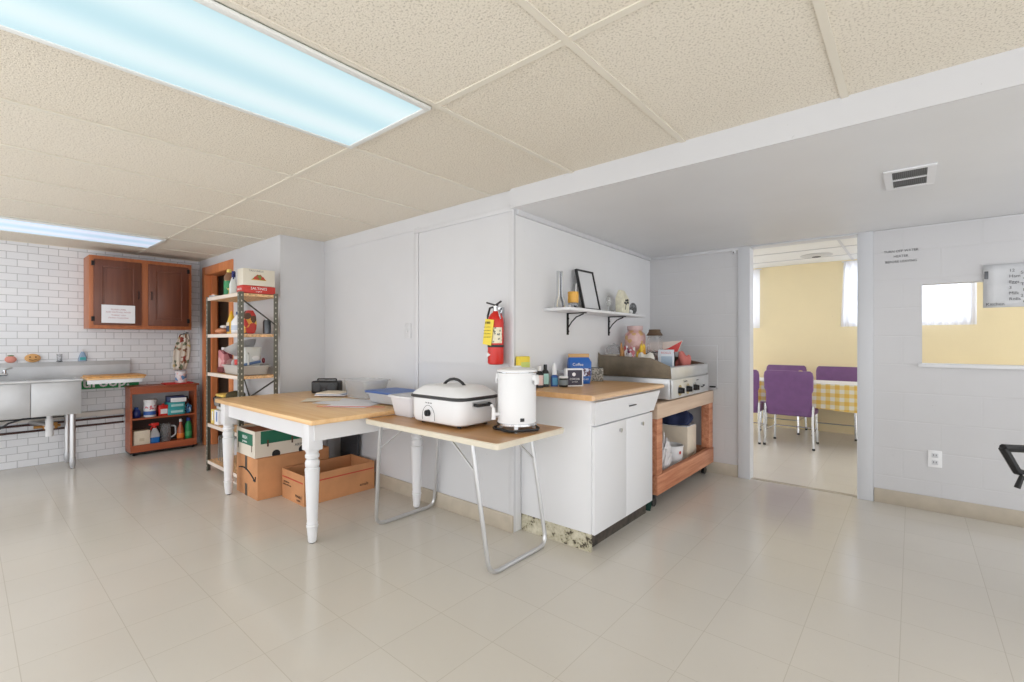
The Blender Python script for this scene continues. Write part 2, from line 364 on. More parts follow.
_tr = CURT.n('ShaderNodeBsdfTranslucent'); _tr.inputs[0].default_value = rgb((240, 241, 246)); _mx = CURT.n('ShaderNodeMixShader'); _mx.inputs[0].default_value = .5
CURT.l(CURT.b.outputs[0], _mx.inputs[1]); CURT.l(_tr.outputs[0], _mx.inputs[2]); CURT.l(_mx.outputs[0], CURT.t.nodes['Material Output'].inputs[0])
def curtain(a, b, label, lean0=0, lean1=0):
    n = 60; front = []
    lo = []; hi = []
    for i in range(n+1):
        t = i/n; off = .018*math.sin(t*PI*2*9)+.006*math.sin(t*41)
        lo.append((a+lean0+(b-a-lean0+lean1)*t, YD-.05+off, 1.345)); hi.append((a+(b-a)*t, YD-.045+off*.5, 2.15))
    mb = MB(); V = [[mb.b.verts.new(p) for p in L] for L in (lo, hi)]
    for i in range(n): mb._f([V[0][i], V[0][i+1], V[1][i+1], V[1][i]])
    t = thing('curtain', label, 'curtain', (0, 0, 0), group='sheer dining room curtains')
    mb.build('fabric', CURT.m, t, ang=180)
    MB().cyl((a-.02, YD-.045, 2.155), (b+.02, YD-.045, 2.155), .007).build('rod', WHITE, t)
curtain(-2.84, -1.60, 'sheer white curtain at the left edge seen through the doorway', 0, .0)
curtain(-.65, -.10, 'sheer white curtain at the right edge seen through the doorway', -.03)
curtain(-.06, .535, 'sheer white curtain seen through the serving opening')

# ================================================================== LIGHTS
def troffer(x0, x1, y0, y1, label, dm):
    t = thing('ceiling_light', label, 'light', ((x0+x1)/2, (y0+y1)/2, HC-.02), group='fluorescent ceiling lights')
    w, d = (x1-x0)/2-.013, (y1-y0)/2-.013
    m = MB()
    for a in ((-w, -d, -.0, -w+.025, d, .012), (w-.025, -d, 0, w, d, .012), (-w+.025, -d, 0, w-.025, -d+.025, .012), (-w+.025, d-.025, 0, w-.025, d, .012)): m.box(*a, bev=.003)
    m.build('frame', M('light_frame_white', (226, 228, 226), .4), t)
    B(-w+.024, -d+.024, .004, w-.024, d-.024, .010).build('diffuser', dm, t)
troffer(-2.006, -1.401, -.03, 1.19, 'large glowing fluorescent panel nearest above the room', DIFF)
troffer(-5.636, -5.031, -.03, 1.19, 'narrow looking far fluorescent panel above the steel sink', DIFF2)

# ------------------------------------------------------------------ soffit vent, sensor, outlet, switch, notices
t = thing('air_vent', 'white ceiling register with dark louvres on the low soffit', 'vent', (-.009, 3.0, HS-.008))
m = MB()
m.box(-.095, -.175, 0, .095, -.145, .0075, bev=.002).box(-.095, .145, 0, .095, .175, .0075, bev=.002).box(-.095, -.145, 0, -.064, .145, .0075).box(.064, -.145, 0, .095, .145, .0075).box(-.064, -.007, .0, .064, .007, .006)
m.build('frame', WHITE, t)
B(-.064, -.145, .0065, .064, .145, .0078).build('duct_opening', BLACK, t)
m = MB()
for k in range(17):
    x = -.06+k*.0075; m.box(x-.0006, -.144, .002, x+.0006, .144, .006)
m.build('louvres', M('louvre_grey', (110, 112, 114), .4), t)
t = thing('wall_sensor', 'tiny white sensor high left of the doorway casing', 'sensor', (-1.165, YB-.02, 1.915))
B(-.014, 0, 0, .014, .02, .03, bev=.004).build('body', WHITE, t); MB().cyl((0, -.003, .010), (0, 0, .010), .006).build('lens', BLACK, t)
t = thing('wall_outlet', 'white double outlet on the block wall right of the doorway', 'outlet', (.119, YB-.007, .36))
B(-.036, 0, -.057, .036, .0065, .057, bev=.003).build('cover_plate', WHITEP, t)
for z in (-.024, .024):
    sf = B(-.017, -.002, z-.015, .017, 0, z+.015, bev=.0009).build('socket_face', TRIM, t)
    for x in (-.008, .005): B(x, -.003, z-.003, x+.003, -.0019, z+.008).build('slot', INKB, sf)
t = thing('light_switch', 'white switch plate painted like the wall above the big table', 'switch', (-2.875, YW-.006, 1.24))
B(-.036, 0, -.057, .036, .0055, .057, bev=.003).build('cover_plate', WALL, t); B(-.006, -.008, -.012, .006, 0, .012, bev=.002).build('toggle', WHITE, t)
t = thing('paper_notice', 'white taped notice about the water heater high right of doorway', 'notice', (-.06, YB-.003, 1.69))
B(-.115, .0015, 0, .115, .0028, .155).build('sheet', BLOCKX, t)
for s, z in (('TURN OFF WATER', .105), ('HEATER', .068), ('BEFORE LEAVING', .031)): text(s, .0235, INK, t, (0, -.0006, z), sx=.95)
t = thing('handwritten_sheet', 'grey white sheet with handwriting hanging over the serving opening', 'paper', (.351, YB-.006, 1.38))
m = MB(); V = []
for i in range(13):
    row = []
    for j in range(7):
        x = i*.055; z = j*.275/6; row.append((x, -.002-.008*abs(math.sin(i*.5+j*.3))*(j/6), z))
    V.append([m.b.verts.new(p) for p in row]+[])
for i in range(12):
    for j in range(6): m._f([V[i][j], V[i+1][j], V[i+1][j+1], V[i][j+1]])
sh = m.build('sheet', M('worn_paper', (205, 207, 210), .5, var=.03, vs=10), t, ang=180); md = sh.modifiers.new('solid', 'SOLIDIFY'); md.thickness = .0015
text('Kitchen', .027, INK, t, (.012, -.012, .012), align='LEFT'); 
for r in range(6):
    text(('12', 'Ham', 'Eggs', '3', 'Milk', 'Rolls')[r], .026, INK, t, (.115, -.014, .222-.036*r), align='LEFT')
    text(('Sun', '4', 'Tea', '8', '2 lb', '6')[r], .026, INK, t, (.165+.01*(r % 2), -.014, .205-.036*r), align='LEFT')
B(.005, -.012, .185, .024, -.004, .235, bev=.003).build('clip', M('clip_grey', (96, 98, 102), .4, .6), t)

# ================================================================== BIG TABLE
t = thing('work_table', 'long table with light wooden top and white turned legs', 'table', (-3.27, 1.69, 0)); t.scale = (1, 1, .976)
X0, X1, Y0, Y1 = -.755, .765, -.45, .45
B(X0, Y0, .715, X1, Y1, .745, bev=.007).build('tabletop', OAK, t)
m = MB()
for a in ((X0+.07, Y0+.055, .61, X1-.07, Y0+.08, .715), (X0+.07, Y1-.08, .61, X1-.07, Y1-.055, .715), (X0+.07, Y0+.08, .61, X0+.095, Y1-.08, .715), (X1-.095, Y0+.08, .61, X1-.07, Y1-.08, .715)): m.box(*a)
m.build('apron', WHITE, t)
leg = MB().box(-.042, -.042, .545, .042, .042, .7149, bev=.004)
leg.lathe([(.020, 0), (.024, .010), (.025, .03), (.030, .085), (.034, .098), (.028, .106), (.032, .112), (.028, .122), (.030, .14), (.037, .33), (.040, .42), (.041, .435), (.034, .442), (.038, .45), (.040, .47), (.036, .485), (.029, .492), (.038, .50), (.040, .515), (.033, .525), (.036, .535), (.041, .5455)], seg=20)
lg = leg.build('leg', WHITE, t, (X0+.075, Y0+.07, .006)); MB().cyl((0, 0, -.006), (0, 0, .002), .013).build('glide', BLACK, lg)
for x, y in ((X1-.13, Y0+.07), (X0+.075, Y1-.08), (X1-.13, Y1-.08)): copy_tree(lg, t, (x, y, .006))

# items on the big table
ZT = .7285
t = thing('portable_radio', 'small black radio at the back left of the wooden table', 'radio', (-3.735, 1.985, ZT), math.radians(38))
B(-.115, -.055, 0, .115, .055, .105, bev=.018, seg=4).build('body', BLACK, t)
MB().tube([(-.08, 0, .10), (-.08, 0, .118), (.08, 0, .118), (.08, 0, .10)], .006, fillet=.012).build('handle', BLACK, t)
for x in (-.062, .062): MB().cyl((x, -.0555, .05), (x, -.060, .05), .034, seg=20).build('speaker_grille', DARK, t)
MB().cyl((0, -.055, .03), (0, -.064, .03), .012).build('knob', DARK, t)
def sheet(x, y, w, d, rz, z, mat, label, n='paper_sheet'):
    return tag(B(-w/2, -d/2, 0, w/2, d/2, .0018).build(n, mat, None, (x, y, z)), label, 'paper', rz=rz)
sheet(-2.90, 1.72, .30, .22, .5, ZT, PAPER, 'white paper with red edge nearest the front of the table')
sheet(-3.02, 1.80, .46, .30, .35, ZT+.0022, M('paper_grey', (222, 222, 226), .6), 'large grey white paper lying in the middle of the table')
sheet(-3.30, 1.72, .26, .19, .9, ZT+.0044, CREAM, 'cream paper left in front of the clear bin')
sheet(-2.80, 1.65, .46, .012, .62, ZT+.006, REDP, 'thin red strip along the front of the papers', 'paper_strip')
t = thing('magazine_pile', 'small fanned pile of magazines beside the radio', 'magazines', (-3.52, 1.93, ZT+.0065), .6)
for k in range(4): B(-.12+.006*k, -.09, .006*k, .12-.01*k, .09, .006*k+.0055, bev=.001).build('magazine', (PAPER, M('mag_blue', (150, 165, 190), .4), PAPER, CREAM)[k], t)
def tub(name, label, cat, loc, w, d, h, mat, taper=.85, rim=.012, rz=0, th=.004, rimmat=None):
    t = thing(name, label, cat, loc, rz)
    r = min(w, d)*.14
    L = [rr(0, 0, w*taper, d*taper, r, 0), rr(0, 0, w*taper+.004, d*taper+.004, r, .006), rr(0, 0, w, d, r, h), rr(0, 0, w-2*th, d-2*th, r, h), rr(0, 0, w*taper-2*th, d*taper-2*th, r, th+.002)]
    MB().loft(L).build('body', mat, t)
    if rim: MB().loft([rr(0, 0, w+.001, d+.001, r, h-.008), rr(0, 0, w+2*rim, d+2*rim, r+rim*.5, h-.008), rr(0, 0, w+2*rim, d+2*rim, r+rim*.5, h+.002), rr(0, 0, w-2*th, d-2*th, r, h+.002)], False, False).build('rim', rimmat or mat, t)
    return t
tub('clear_bin', 'empty clear plastic bin on the back of the wooden table', 'bin', (-3.165, 1.995, ZT+.009), .31, .22, .135, CLEAR, .82)
t = tub('storage_container', 'frosted container with a blue lid at the table end', 'container', (-2.745, 1.97, ZT+.009), .38, .24, .065, FROST, .9)
MB().loft([rr(0, 0, .41, .27, .04, .068), rr(0, 0, .42, .28, .045, .072), rr(0, 0, .42, .28, .045, .079), rr(0, 0, .36, .22, .03, .082)]).build('lid', BLUE, t)

# ================================================================== FOLDING TABLE
ZF = .696
t = thing('folding_table', 'brown topped folding table on aluminium tube legs', 'table', (-1.975, 1.85, 0))
MB().loft([rr(0, 0, 1.08, .545, .02, ZF-.03), rr(0, 0, 1.09, .555, .025, ZF-.006), rr(0, 0, 1.08, .545, .022, ZF-.001), rr(0, 0, 1.06, .52, .02, ZF-.001)]).build('table_edge', M('cream_chipped_edge', (222, 214, 196), .5, var=.02, vs=14), t)
MB().loft([rr(0, 0, 1.07, .535, .02, ZF-.002), rr(0, 0, 1.07, .535, .02, ZF)]).build('tabletop', LAM, t)
for sx, xt, xb in ((-1, -.46, -.58), (1, .32, .395)):
    MB().tube([(xt, -.215, ZF-.032), (xt+(xb-xt)*.3, -.205, .48), (xb, -.17, .012), (xb, .30, .012), (xt+(xb-xt)*.3, .26, .48), (xt, .245, ZF-.032)], .0115, fillet=.07).build('leg_frame', ALU, t)
    MB().tube([(xt+(xb-xt)*.35, -.203, .50), (xt-sx*.2, -.19, ZF-.034)], .006).build('brace', ALU, t)
    MB().tube([(xt+(xb-xt)*.35, .245, .50), (xt-sx*.2, .22, ZF-.034)], .006).build('brace', ALU, t)
    m = MB(); m.box(xt-.02, -.235, ZF-.036, xt+.02, .26, ZF-.030); m.build('mounting_plate', ALU, t)
# roaster
t = thing('roaster_oven', 'white electric roaster oven with domed lid and black rim', 'roaster', (-1.998, 1.83, ZF+.001))
W, Dp = .43, .31
MB().loft([rr(0, 0, W*.90, Dp*.88, .05, .014), rr(0, 0, W*.96, Dp*.95, .06, .022), rr(0, 0, W, Dp, .065, .05), rr(0, 0, W, Dp, .065, .148)]).build('body', WHITEP, t)
MB().loft([rr(0, 0, W+.012, Dp+.012, .068, .149), rr(0, 0, W+.024, Dp+.024, .07, .153), rr(0, 0, W+.024, Dp+.024, .07, .163), rr(0, 0, W+.008, Dp+.008, .066, .167)]).build('rim', BLACK, t)
lid = MB().loft([rr(0, 0, W+.010, Dp+.010, .066, .1675), rr(0, 0, W-.01, Dp-.01, .06, .180), rr(0, 0, W-.10, Dp-.07, .06, .212), rr(0, 0, W-.13, Dp-.10, .055, .2175), rr(0, 0, W-.20, Dp-.16, .04, .219)]).build('lid', WHITEP, t)
MB().tube([(-.085, 0, .216), (-.065, 0, .232), (-.035, 0, .246), (0, 0, .251), (.035, 0, .246), (.065, 0, .232), (.085, 0, .216)], .0085).build('handle', BLACK, lid)
m = MB().cyl((-.04, -Dp/2-.001, .07), (-.04, -Dp/2-.018, .07), .019, .017, seg=20).box(-.044, -Dp/2-.024, .055, -.036, -Dp/2-.017, .085, bev=.002); m.build('dial', BLACK, t)
m = MB(); arc = [(-.04+.052*math.cos(a), -Dp/2-.0015, .05+.062*math.sin(a)) for a in [PI*k/14 for k in range(15)]]; m.tube([(.012, -Dp/2-.001, .03)]+arc+[(-.092, -Dp/2-.001, .03)], .0011, seg=6); m.build('dial_outline', INK, t)
text('150  200  350', .010, INK, t, (-.04, -Dp/2-.0015, .122))
for s in (1, -1):
    m = MB().tube([(s*W/2, -.055, .125), (s*(W/2+.028), -.055, .122), (s*(W/2+.028), .055, .122), (s*W/2, .055, .125)], .008, fillet=.012); m.build('side_handle', BLACK, t)
    MB().box(s*W/2-.001, -.07, .115, s*W/2+.004, .07, .14).build('handle_bracket', STEEL, t)
for x, y in ((-.15, -.10), (.15, -.10), (-.15, .10), (.15, .10)): MB().cyl((x, y, 0), (x, y, .016), .012).build('foot', BLACK, t)
# urn
t = thing('coffee_urn', 'tall white coffee urn on splayed feet on the folding table', 'urn', (-1.592, 1.905, ZF+.001)); t.scale = (1, 1, 1.03)
R = .1015
MB().lathe([(R*.94, .034), (R, .040), (R, .296), (R*.99, .298)], seg=40).build('body', WHITEP, t)
MB().lathe([(R*1.0, .028), (R*1.04, .030), (R*1.04, .040), (R*1.001, .042)], seg=40).build('base_band', CHROME, t)
l = MB().lathe([(R*1.03, .2985), (R*1.04, .303), (R*1.02, .309), (R*.8, .316), (R*.3, .318), (.02, .319)], seg=40).build('lid', WHITEP, t)
MB().lathe([(.022, .3192), (.024, .324), (.020, .327)], seg=16).build('knob', WHITEP, l)
MB().lathe([(R*1.005, .293), (R*1.02, .295), (R*1.02, .2975), (R*1.0, .298)], seg=40).build('rim_band', CHROME, t)
an = math.atan2(-.80, .45)
for k in range(3):
    a = an+.15+k*2*PI/3; c, s = math.cos(a), math.sin(a)
    MB().loft([[(c*(R*.8)-s*w_+c*e, s*(R*.8)+c*w_+s*e, z) for w_, e in ((-.011, 0), (.011, 0), (.011, .02), (-.011, .02))] if z > .01 else [(c*(R*.92)-s*w_+c*e, s*(R*.92)+c*w_+s*e, z) for w_, e in ((-.006, 0), (.006, 0), (.006, .014), (-.006, .014))] for z in (.030, .0)]).build('leg', WHITEP, t)
a = PI+.45; c, s = math.cos(a), math.sin(a)
a = math.atan2(-.9, -.42); c, s = math.cos(a), math.sin(a)
m = MB().tube([(c*R, s*R, .085), (c*(R+.03), s*(R+.03), .085)], .009).cyl((c*(R+.032), s*(R+.032), .06), (c*(R+.032), s*(R+.032), .115), .011, .009).cyl((c*(R+.032), s*(R+.032), .115), (c*(R+.045), s*(R+.045), .135), .006); m.build('spigot', WHITEP, t)
for s_ in (1, -1):
    a = .15 if s_ > 0 else PI+.15; c, s = math.cos(a), math.sin(a)
    m = MB().box(R-.002, -.02, .255, R+.022, .02, .285, bev=.006, rot=Matrix.Rotation(a, 4, 'Z')).box(R+.014, -.02, .235, R+.024, .02, .27, bev=.004, rot=Matrix.Rotation(a, 4, 'Z')); m.build('side_handle', WHITEP, t)
a = math.atan2(-.55, .8); B(R-.004, -.011, .055, R+.003, .011, .072, bev=.002, rot=Matrix.Rotation(a, 4, 'Z')).build('power_switch', BLACK, t)
pts = [(.115+.03*math.sin(k*.8)*.5+math.cos(k*.45)*.0, .0, 0) for k in range(2)]
m = MB(); P_ = []
for k in range(46):
    th = k/45*2*PI*1.6; rad = .118+.012*math.sin(k*1.1); P_.append((rad*math.cos(th+3.5), rad*math.sin(th+3.5)*.95, .006+.010*k/45))
cd = MB().tube(P_, .0038, seg=6).build('power_cord', BLACK, None, (-1.597, 1.93, ZF+.001)); cd.parent = t; cd.location = (0, 0, 0)
tub('plastic_tub', 'white plastic tub beside the roaster on the folding table', 'tub', (-2.41, 1.87, ZF+.001), .235, .24, .125, M('tub_white', (226, 227, 232), .4), .80)

# ================================================================== BOXES UNDER THE TABLE
def fluted(m, x0, y0, z0, x1, y1, z1, th=.006):
    m.box(x0, y0, z0, x1, y1, z0+th).box(x0, y0, z0+th, x0+th, y1, z1).box(x1-th, y0, z0+th, x1, y1, z1).box(x0+th, y0, z0+th, x1-th, y0+th, z1).box(x0+th, y1-th, z0+th, x1-th, y1, z1); return m
t = thing('shipping_box', 'closed brown box with black smile arrow under the green carton', 'cardboard box', (-3.82, 1.665, 0))
B(-.20, -.275, 0, .20, .275, .304, bev=.003).build('carton', CARD, t)
m = B(-.030, -.2765, .19, .012, -.2752, .3045).box(-.030, -.2765, 0, .012, -.2752, .09).build('packing_tape', M('dark_tape', (82, 72, 62), .3), t)
m = MB(); arc = []
for k in range(13):
    a = k/12; arc.append((-.135+.30*a, -.277, .165+.05*math.sin(PI*(a*.8+.2))-.03*a))
m.tube(arc, .0052, seg=6).tube([(arc[-1][0]-.035, -.277, arc[-1][2]+.002), arc[-1], (arc[-1][0]+.006, -.277, arc[-1][2]+.035)], .0045, seg=6); m.build('smile_arrow', INKB, t)
t = thing('produce_carton', 'white and green produce carton stacked on the smile arrow box', 'cardboard box', (-3.815, 1.63, .306))
fluted(MB(), -.175, -.25, 0, .175, .25, .196).box(-.168, -.243, .165, .0, .243, .171).build('carton', M('white_carton', (216, 208, 194), .75), t)
B(-.145, -.2515, .085, .135, -.2504, .170).box(.1756, -.21, .098, .1762, .245, .192).build('green_band', DGREEN, t)
m = MB()
for y in (-.10, .10): m.cyl((.1752, y, .012), (.1764, y, .012), .030, seg=20)
m.build('hand_hole', BLACK, t)
for y in (-.16, .02, .21): B(.1766, y-.006, .075, .1772, y+.006, .125).build('slot', M('slot_brown', (90, 66, 50), .8), t)
for x in (-.14, .12): B(x-.005, -.2522, .04, x+.005, -.2516, .09).build('slot', M('slot_brown'), t)
text('FRESH', .034, INKW, t, (-.01, -.2520, .125)); text('produce', .026, INKW, t, (-.01, -.2520, .098)); text('GROWN', .028, INKW, t, (.1768, .12, .135), '+x'); text('ARMLOAD', .030, INK, t, (.1768, .11, .045), '+x')
B(-.165, -.24, .172, .165, .24, .180).build('inner_flap', CARDI, t)
t = thing('open_carton', 'low open brown carton with a red stripe and empty inside', 'cardboard box', (-3.415, 1.835, 0))
fluted(MB(), -.172, -.283, 0, .172, .283, .215).build('carton', CARD, t)
B(-.165, -.276, .0065, .165, .276, .008).build('inside_bottom', CARDI, t)
B(-.165, -.2845, .155, .155, -.2834, .163).box(.1724, -.27, .158, .1735, .275, .166).build('red_stripe', M('stripe_red', (190, 66, 50), .6), t)
text('FRAGILE', .026, INKB, t, (.09, -.2846, .045)); text('THIS SIDE UP', .016, INKB, t, (-.10, -.2846, .12)); text('amaib', .032, INKB, t, (.1736, .19, .045), '+x'); text('HANDLE WITH CARE', .014, INKB, t, (-.09, -.2846, .10)); text('recycle', .020, INKB, t, (.09, -.2846, .022))
t = thing('plastic_crate', 'dark grey plastic crate standing behind the open carton', 'crate', (-3.50, 2.138, 0))
B(-.27, -.014, 0, .0, .006, .44, bev=.004).build('body', DARK, t); 
m = MB()
for k in range(5): m.box(-.26, -.017, .05+.08*k, -.01, -.0141, .06+.08*k)
m.build('rib', DARK, t)

# ================================================================== FIRE EXTINGUISHER
t = thing('fire_extinguisher', 'red fire extinguisher with yellow tag hanging on the white wall', 'fire extinguisher', (-1.93, YW-.062, 1.022)); t.scale = (1.1, 1.0, 1.0)
MB().lathe([(.036, 0), (.044, .005), (.046, .012), (.046, .265), (.043, .285), (.032, .305), (.017, .318), (.015, .325)], seg=32).build('cylinder', RED, t)
MB().lathe([(.0465, .105), (.0475, .107), (.0475, .118), (.0465, .12)], seg=32).build('strap', BLACK, t)
lb = MB()
pr = [( .0466*math.cos(a), .0466*math.sin(a)) for a in [math.radians(-140+i*10) for i in range(15)]]
V0 = [lb.b.verts.new((x, y, .13)) for x, y in pr]; V1 = [lb.b.verts.new((x, y, .225)) for x, y in pr]
for i in range(14): lb._f([V0[i], V0[i+1], V1[i+1], V1[i]])
lb.build('instruction_label', patches('extinguisher_label', [(226, 218, 190), (228, 222, 200), (224, 216, 186), (228, 220, 196), (120, 124, 110), (222, 214, 184)], 95, .4), t)
m = MB().cyl((0, 0, .322), (0, 0, .352), .013); m.box(-.012, -.012, .345, .012, .012, .362, bev=.003); m.build('valve', CHROME, t)
MB().tube([(-.045, -.03, .378), (0, -.01, .362), (.02, .0, .360)], .005).tube([(.055, -.02, .380), (.01, -.005, .364)], .006).build('handle', DARK, t)
MB().tube([(-.008, -.004, .35), (-.035, -.01, .345), (-.053, -.008, .30), (-.054, -.006, .24), (-.050, -.004, .20)], .0065).build('hose', BLACK, t)
MB().tube([(.008, -.004, .345), (.03, -.01, .325), (.046, -.012, .275)], .004).build('hose_clip', CHROME, t)
B(-.032, -.001, 0, .032, .001, .155, rot=Matrix.Translation((-.022, -.053, .12)) @ Matrix.Rotation(math.radians(8), 4, 'Y')).build('inspection_tag', YELLOW, t)
text('FIRE', .022, INKB, t, (-.012, -.0555, .245)); 
for k in range(4): text('MONTHLY INSPECTION', .0048, INKB, t, (-.018, -.0555, .225-.02*k))
MB().prism([(-.026, .045), (-.026, .075), (.0, .06)], 'y', -.0485, -.030).build('arrow_mark', INKW, t)
B(-.015, .040, .25, .015, .0615, .35).build('wall_bracket', CHROME, t)

# ================================================================== BASE CABINET, COUNTER
t = thing('base_cabinet', 'white painted base cabinet with peeling black kick under counter', 'cabinet', (XS+.002, 2.24, 0))
B(0, 0, .10, .495, .765, .838, bev=.002).build('body', WHITE, t)
B(0, .003, 0, .492, .02, .0995).build('side_kick', PEEL, t, None)['label'] = 'peeling cream and black side kick'
B(.43, .02, 0, .465, .765, .0995).build('toe_kick', KICK, t)['label'] = 'black marbled toe kick'
for i, (a, b, ky) in enumerate(((.008, .383, .30), (.384, .76, .595))):
    dr = B(.4955, a, .096, .515, b, .690, bev=.003).build('door', WHITE, t)
    MB().cyl((.515, ky, .635), (.527, ky, .635), .010, .013, seg=14).build('knob', CHROME, dr)
dw = MB().loft([[(.4955, .004, .700), (.517, .004, .700), (.517, .775, .700), (.4955, .775, .700)], [(.4955, .004, .828), (.527, .004, .828), (.527, .86, .828), (.4955, .775, .828)]]).build('drawer', WHITE, t)
B(.5235, .40, .765, .532, .49, .772, bev=.002).build('pull', BLACK, dw)
t = thing('countertop', 'wood pattern laminate countertop with rounded front edge', 'countertop', (XS+.002, 2.2, .839))
B(0, 0, .001, .525, .925, .031).build('slab', CWOOD, t)
MB().loft([[(.5252, y, .0), (.537, y, .003), (.546, y, .012), (.546, y, .020), (.537, y, .029), (.5252, y, .0315)] for y in (0, .925)]).build('front_edge', M('pale_counter_edge', (226, 190, 152), .35), t)
ZC = .8715
# yellow sponge box behind urn
t = thing('sponge_packet', 'yellow packet on the counter behind the urn', 'packet', (-1.812, 2.225, ZC), -.1)
B(-.02, -.045, 0, .02, .045, .20, bev=.006).build('packet', YELLOW, t); B(.0201, -.035, .13, .0215, .04, .165, bev=.0006).build('green_print', M('lime', (200, 214, 120), .5), t)
def jar(name, label, cat, loc, prof, mat, cap=None, capmat=None, label_band=None, lm=None, group=None, capname='cap', seg=20, rz=0, letters=None):
    t = thing(name, label, cat, loc, rz, group)
    MB().lathe(prof, seg=seg).build('body', mat, t)
    if cap: MB().lathe(cap, seg=seg).build(capname, capmat, t)
    if label_band:
        r, a, b = label_band; MB().lathe([(r, a), (r+.0008, a+.0005), (r+.0008, b-.0005), (r, b)], seg=seg).build('label_band', lm, t)
    return t
def sq(name, label, cat, loc, w, d, h, mat, capmat, lm, rz=0, capr=.012, caph=.03, pointed=False):
    t = thing(name, label, cat, loc, rz)
    MB().loft([rr(0, 0, w, d, w*.2, 0), rr(0, 0, w, d, w*.2, h*.85), rr(0, 0, w*.45, d*.6, w*.15, h)]).build('body', mat, t)
    MB().lathe([(capr, h), (capr, h+caph*.6), (capr*(.3 if pointed else .95), h+caph)], seg=14).build('cap', capmat, t)
    B(-w*.4, -d/2-.0012, h*.15, w*.4, -d/2-.0002, h*.75).box(w/2+.0002, -d*.4, h*.15, w/2+.0012, d*.4, h*.75).build('label_panel', lm, t); return t
sq('sauce_bottle', 'black bottle with white cap and red label beside the urn', 'bottle', (-1.79, 2.365, ZC), .042, .042, .105, BLACK, WHITEP, M('lab_wr', (226, 200, 196), .5), .9)
sq('sauce_bottle', 'black bottle with black cap and teal label second from the urn', 'bottle', (-1.80, 2.44, ZC), .040, .040, .112, BLACK, BLACK, M('lab_tl', (170, 214, 208), .5), .9)
sq('glue_bottle', 'blue bottle with white pointed nozzle among the black bottles', 'bottle', (-1.765, 2.49, ZC), .042, .034, .075, BLUE, WHITEP, M('lab_bl', (90, 160, 200), .5), .9, .016, .075, True)
jar('food_jar', 'small black jar with a white lid left of the photo box', 'jar', (-1.70, 2.50, ZC), [(.026, 0), (.028, .004), (.028, .05), (.026, .056)], BLACK, [(.029, .0565), (.029, .066), (.027, .068)], WHITEP, (.0285, .012, .045), M('lab_g', (120, 130, 135), .5))
jar('clear_jar', 'clear jar with clear lid directly behind the small black jar', 'jar', (-1.79, 2.60, ZC), [(.036, 0), (.038, .004), (.038, .075), (.034, .082)], CLEAR, [(.038, .0825), (.04, .092), (.038, .096)], FROST)
t = thing('tea_box', 'dark box with white border and lettering in front of the blue bag', 'box', (-1.675, 2.58, ZC), math.radians(50))
B(-.058, -.022, 0, .058, .022, .115, bev=.002).build('carton', PAPER, t); B(-.047, -.0232, .008, .050, -.0221, .106).build('dark_panel', M('ink_violet', (52, 48, 66), .5), t)
MB().cyl((-.005, -.0233, .078), (-.005, -.0240, .078), .012).build('flower_print', INKW, t); text('COCOA', .018, INKW, t, (.0, -.0238, .042)); text('rich blend', .010, INKW, t, (.0, -.0238, .027))
t = thing('coffee_bag', 'blue stand-up bag with tan folded top on the counter', 'bag', (-1.755, 2.775, ZC), math.radians(48)); t.scale = (1.08, 1, 1.05)
MB().loft([rr(0, 0, .13, .075, .02, 0), rr(0, 0, .145, .085, .02, .06), rr(0, 0, .15, .07, .015, .14), rr(-.005, 0, .13, .03, .006, .172)]).build('bag', M('blue_foil', (38, 98, 178), .3, bump=.2, bs=25), t)
B(-.072, -.012, .170, .062, .012, .196, bev=.003).build('folded_top', M('kraft_fold', (200, 160, 108), .6), t)
MB().loft([rr(.035, -.0435, .055, .002, .0009, .05), rr(.035, -.0435, .055, .002, .0009, .10)]).build('label_panel', patches('coffee_label', [(220, 225, 235), (90, 60, 80), (200, 205, 225)], 60, .5), t)
text('Coffee', .026, INKW, t, (-.02, -.0440, .118)); text('12 OZ', .014, INKW, t, (.03, -.0445, .025))
t = thing('speckled_tin', 'grey speckled rectangular tin at the back end of the counter', 'tin', (-1.77, 3.02, ZC), math.radians(30))
B(-.055, -.04, 0, .055, .04, .095, bev=.003).build('tin', patches('speckle', [(170, 168, 160), (130, 128, 120), (190, 186, 176), (110, 108, 100)], 130, .7), t); B(-.05, -.035, .0955, .05, .035, .099, bev=.001).build('lid', DARK, t)

# ================================================================== WALL SHELF
ZS = 1.384
t = thing('wall_shelf', 'narrow white shelf on black scrolled brackets', 'shelf', (XS-.012, 2.50, ZS), math.atan2(.085, 2.12))
B(0, 0, -.020, .20, 1.22, -.001, bev=.002).build('board', WHITE, t)
for y in (.29, .93):
    m = B(0, y-.01, -.175, .006, y+.01, -.0205).box(0, y-.01, -.0265, .15, y+.01, -.0205)
    m.tube([(.006, y, -.125), (.035, y, -.085), (.075, y, -.050), (.13, y, -.030)], .0045, seg=8)
    m.cyl((.0, y, -.150), (.012, y, -.150), .006).cyl((.0, y, -.06), (.012, y, -.06), .006); m.build('bracket', BLACKM, t)
t = thing('metal_tongs', 'pair of steel tongs standing upright at the near shelf end', 'tongs', (XS+.08, 2.545, ZS))
for s in (-1, 1): MB().loft([[(s*.010*k+a, s*.020*k+b, z) for a, b in ((-.009, -.006), (.009, -.006), (.009, .006), (-.009, .006))] for z, k in ((0, 1.3), (.03, 1.2), (.08, .6), (.24, .55))]).build('arm', CHROME, t)
MB().lathe([(.032, 0), (.03, .004), (.008, .006)], seg=16).build('foot_ring', CHROME, t)
t = thing('candle_jar', 'amber candle in a glass jar beside the picture frame', 'candle', (XS+.09, 2.69, ZS))
MB().lathe([(.030, 0), (.033, .004), (.034, .038), (.031, .040)]).build('glass', CLEAR, t); MB().lathe([(.036, .041), (.037, .044), (.037, .112), (.034, .115)]).build('amber_shade', M('amber', (226, 170, 70), .4), t)
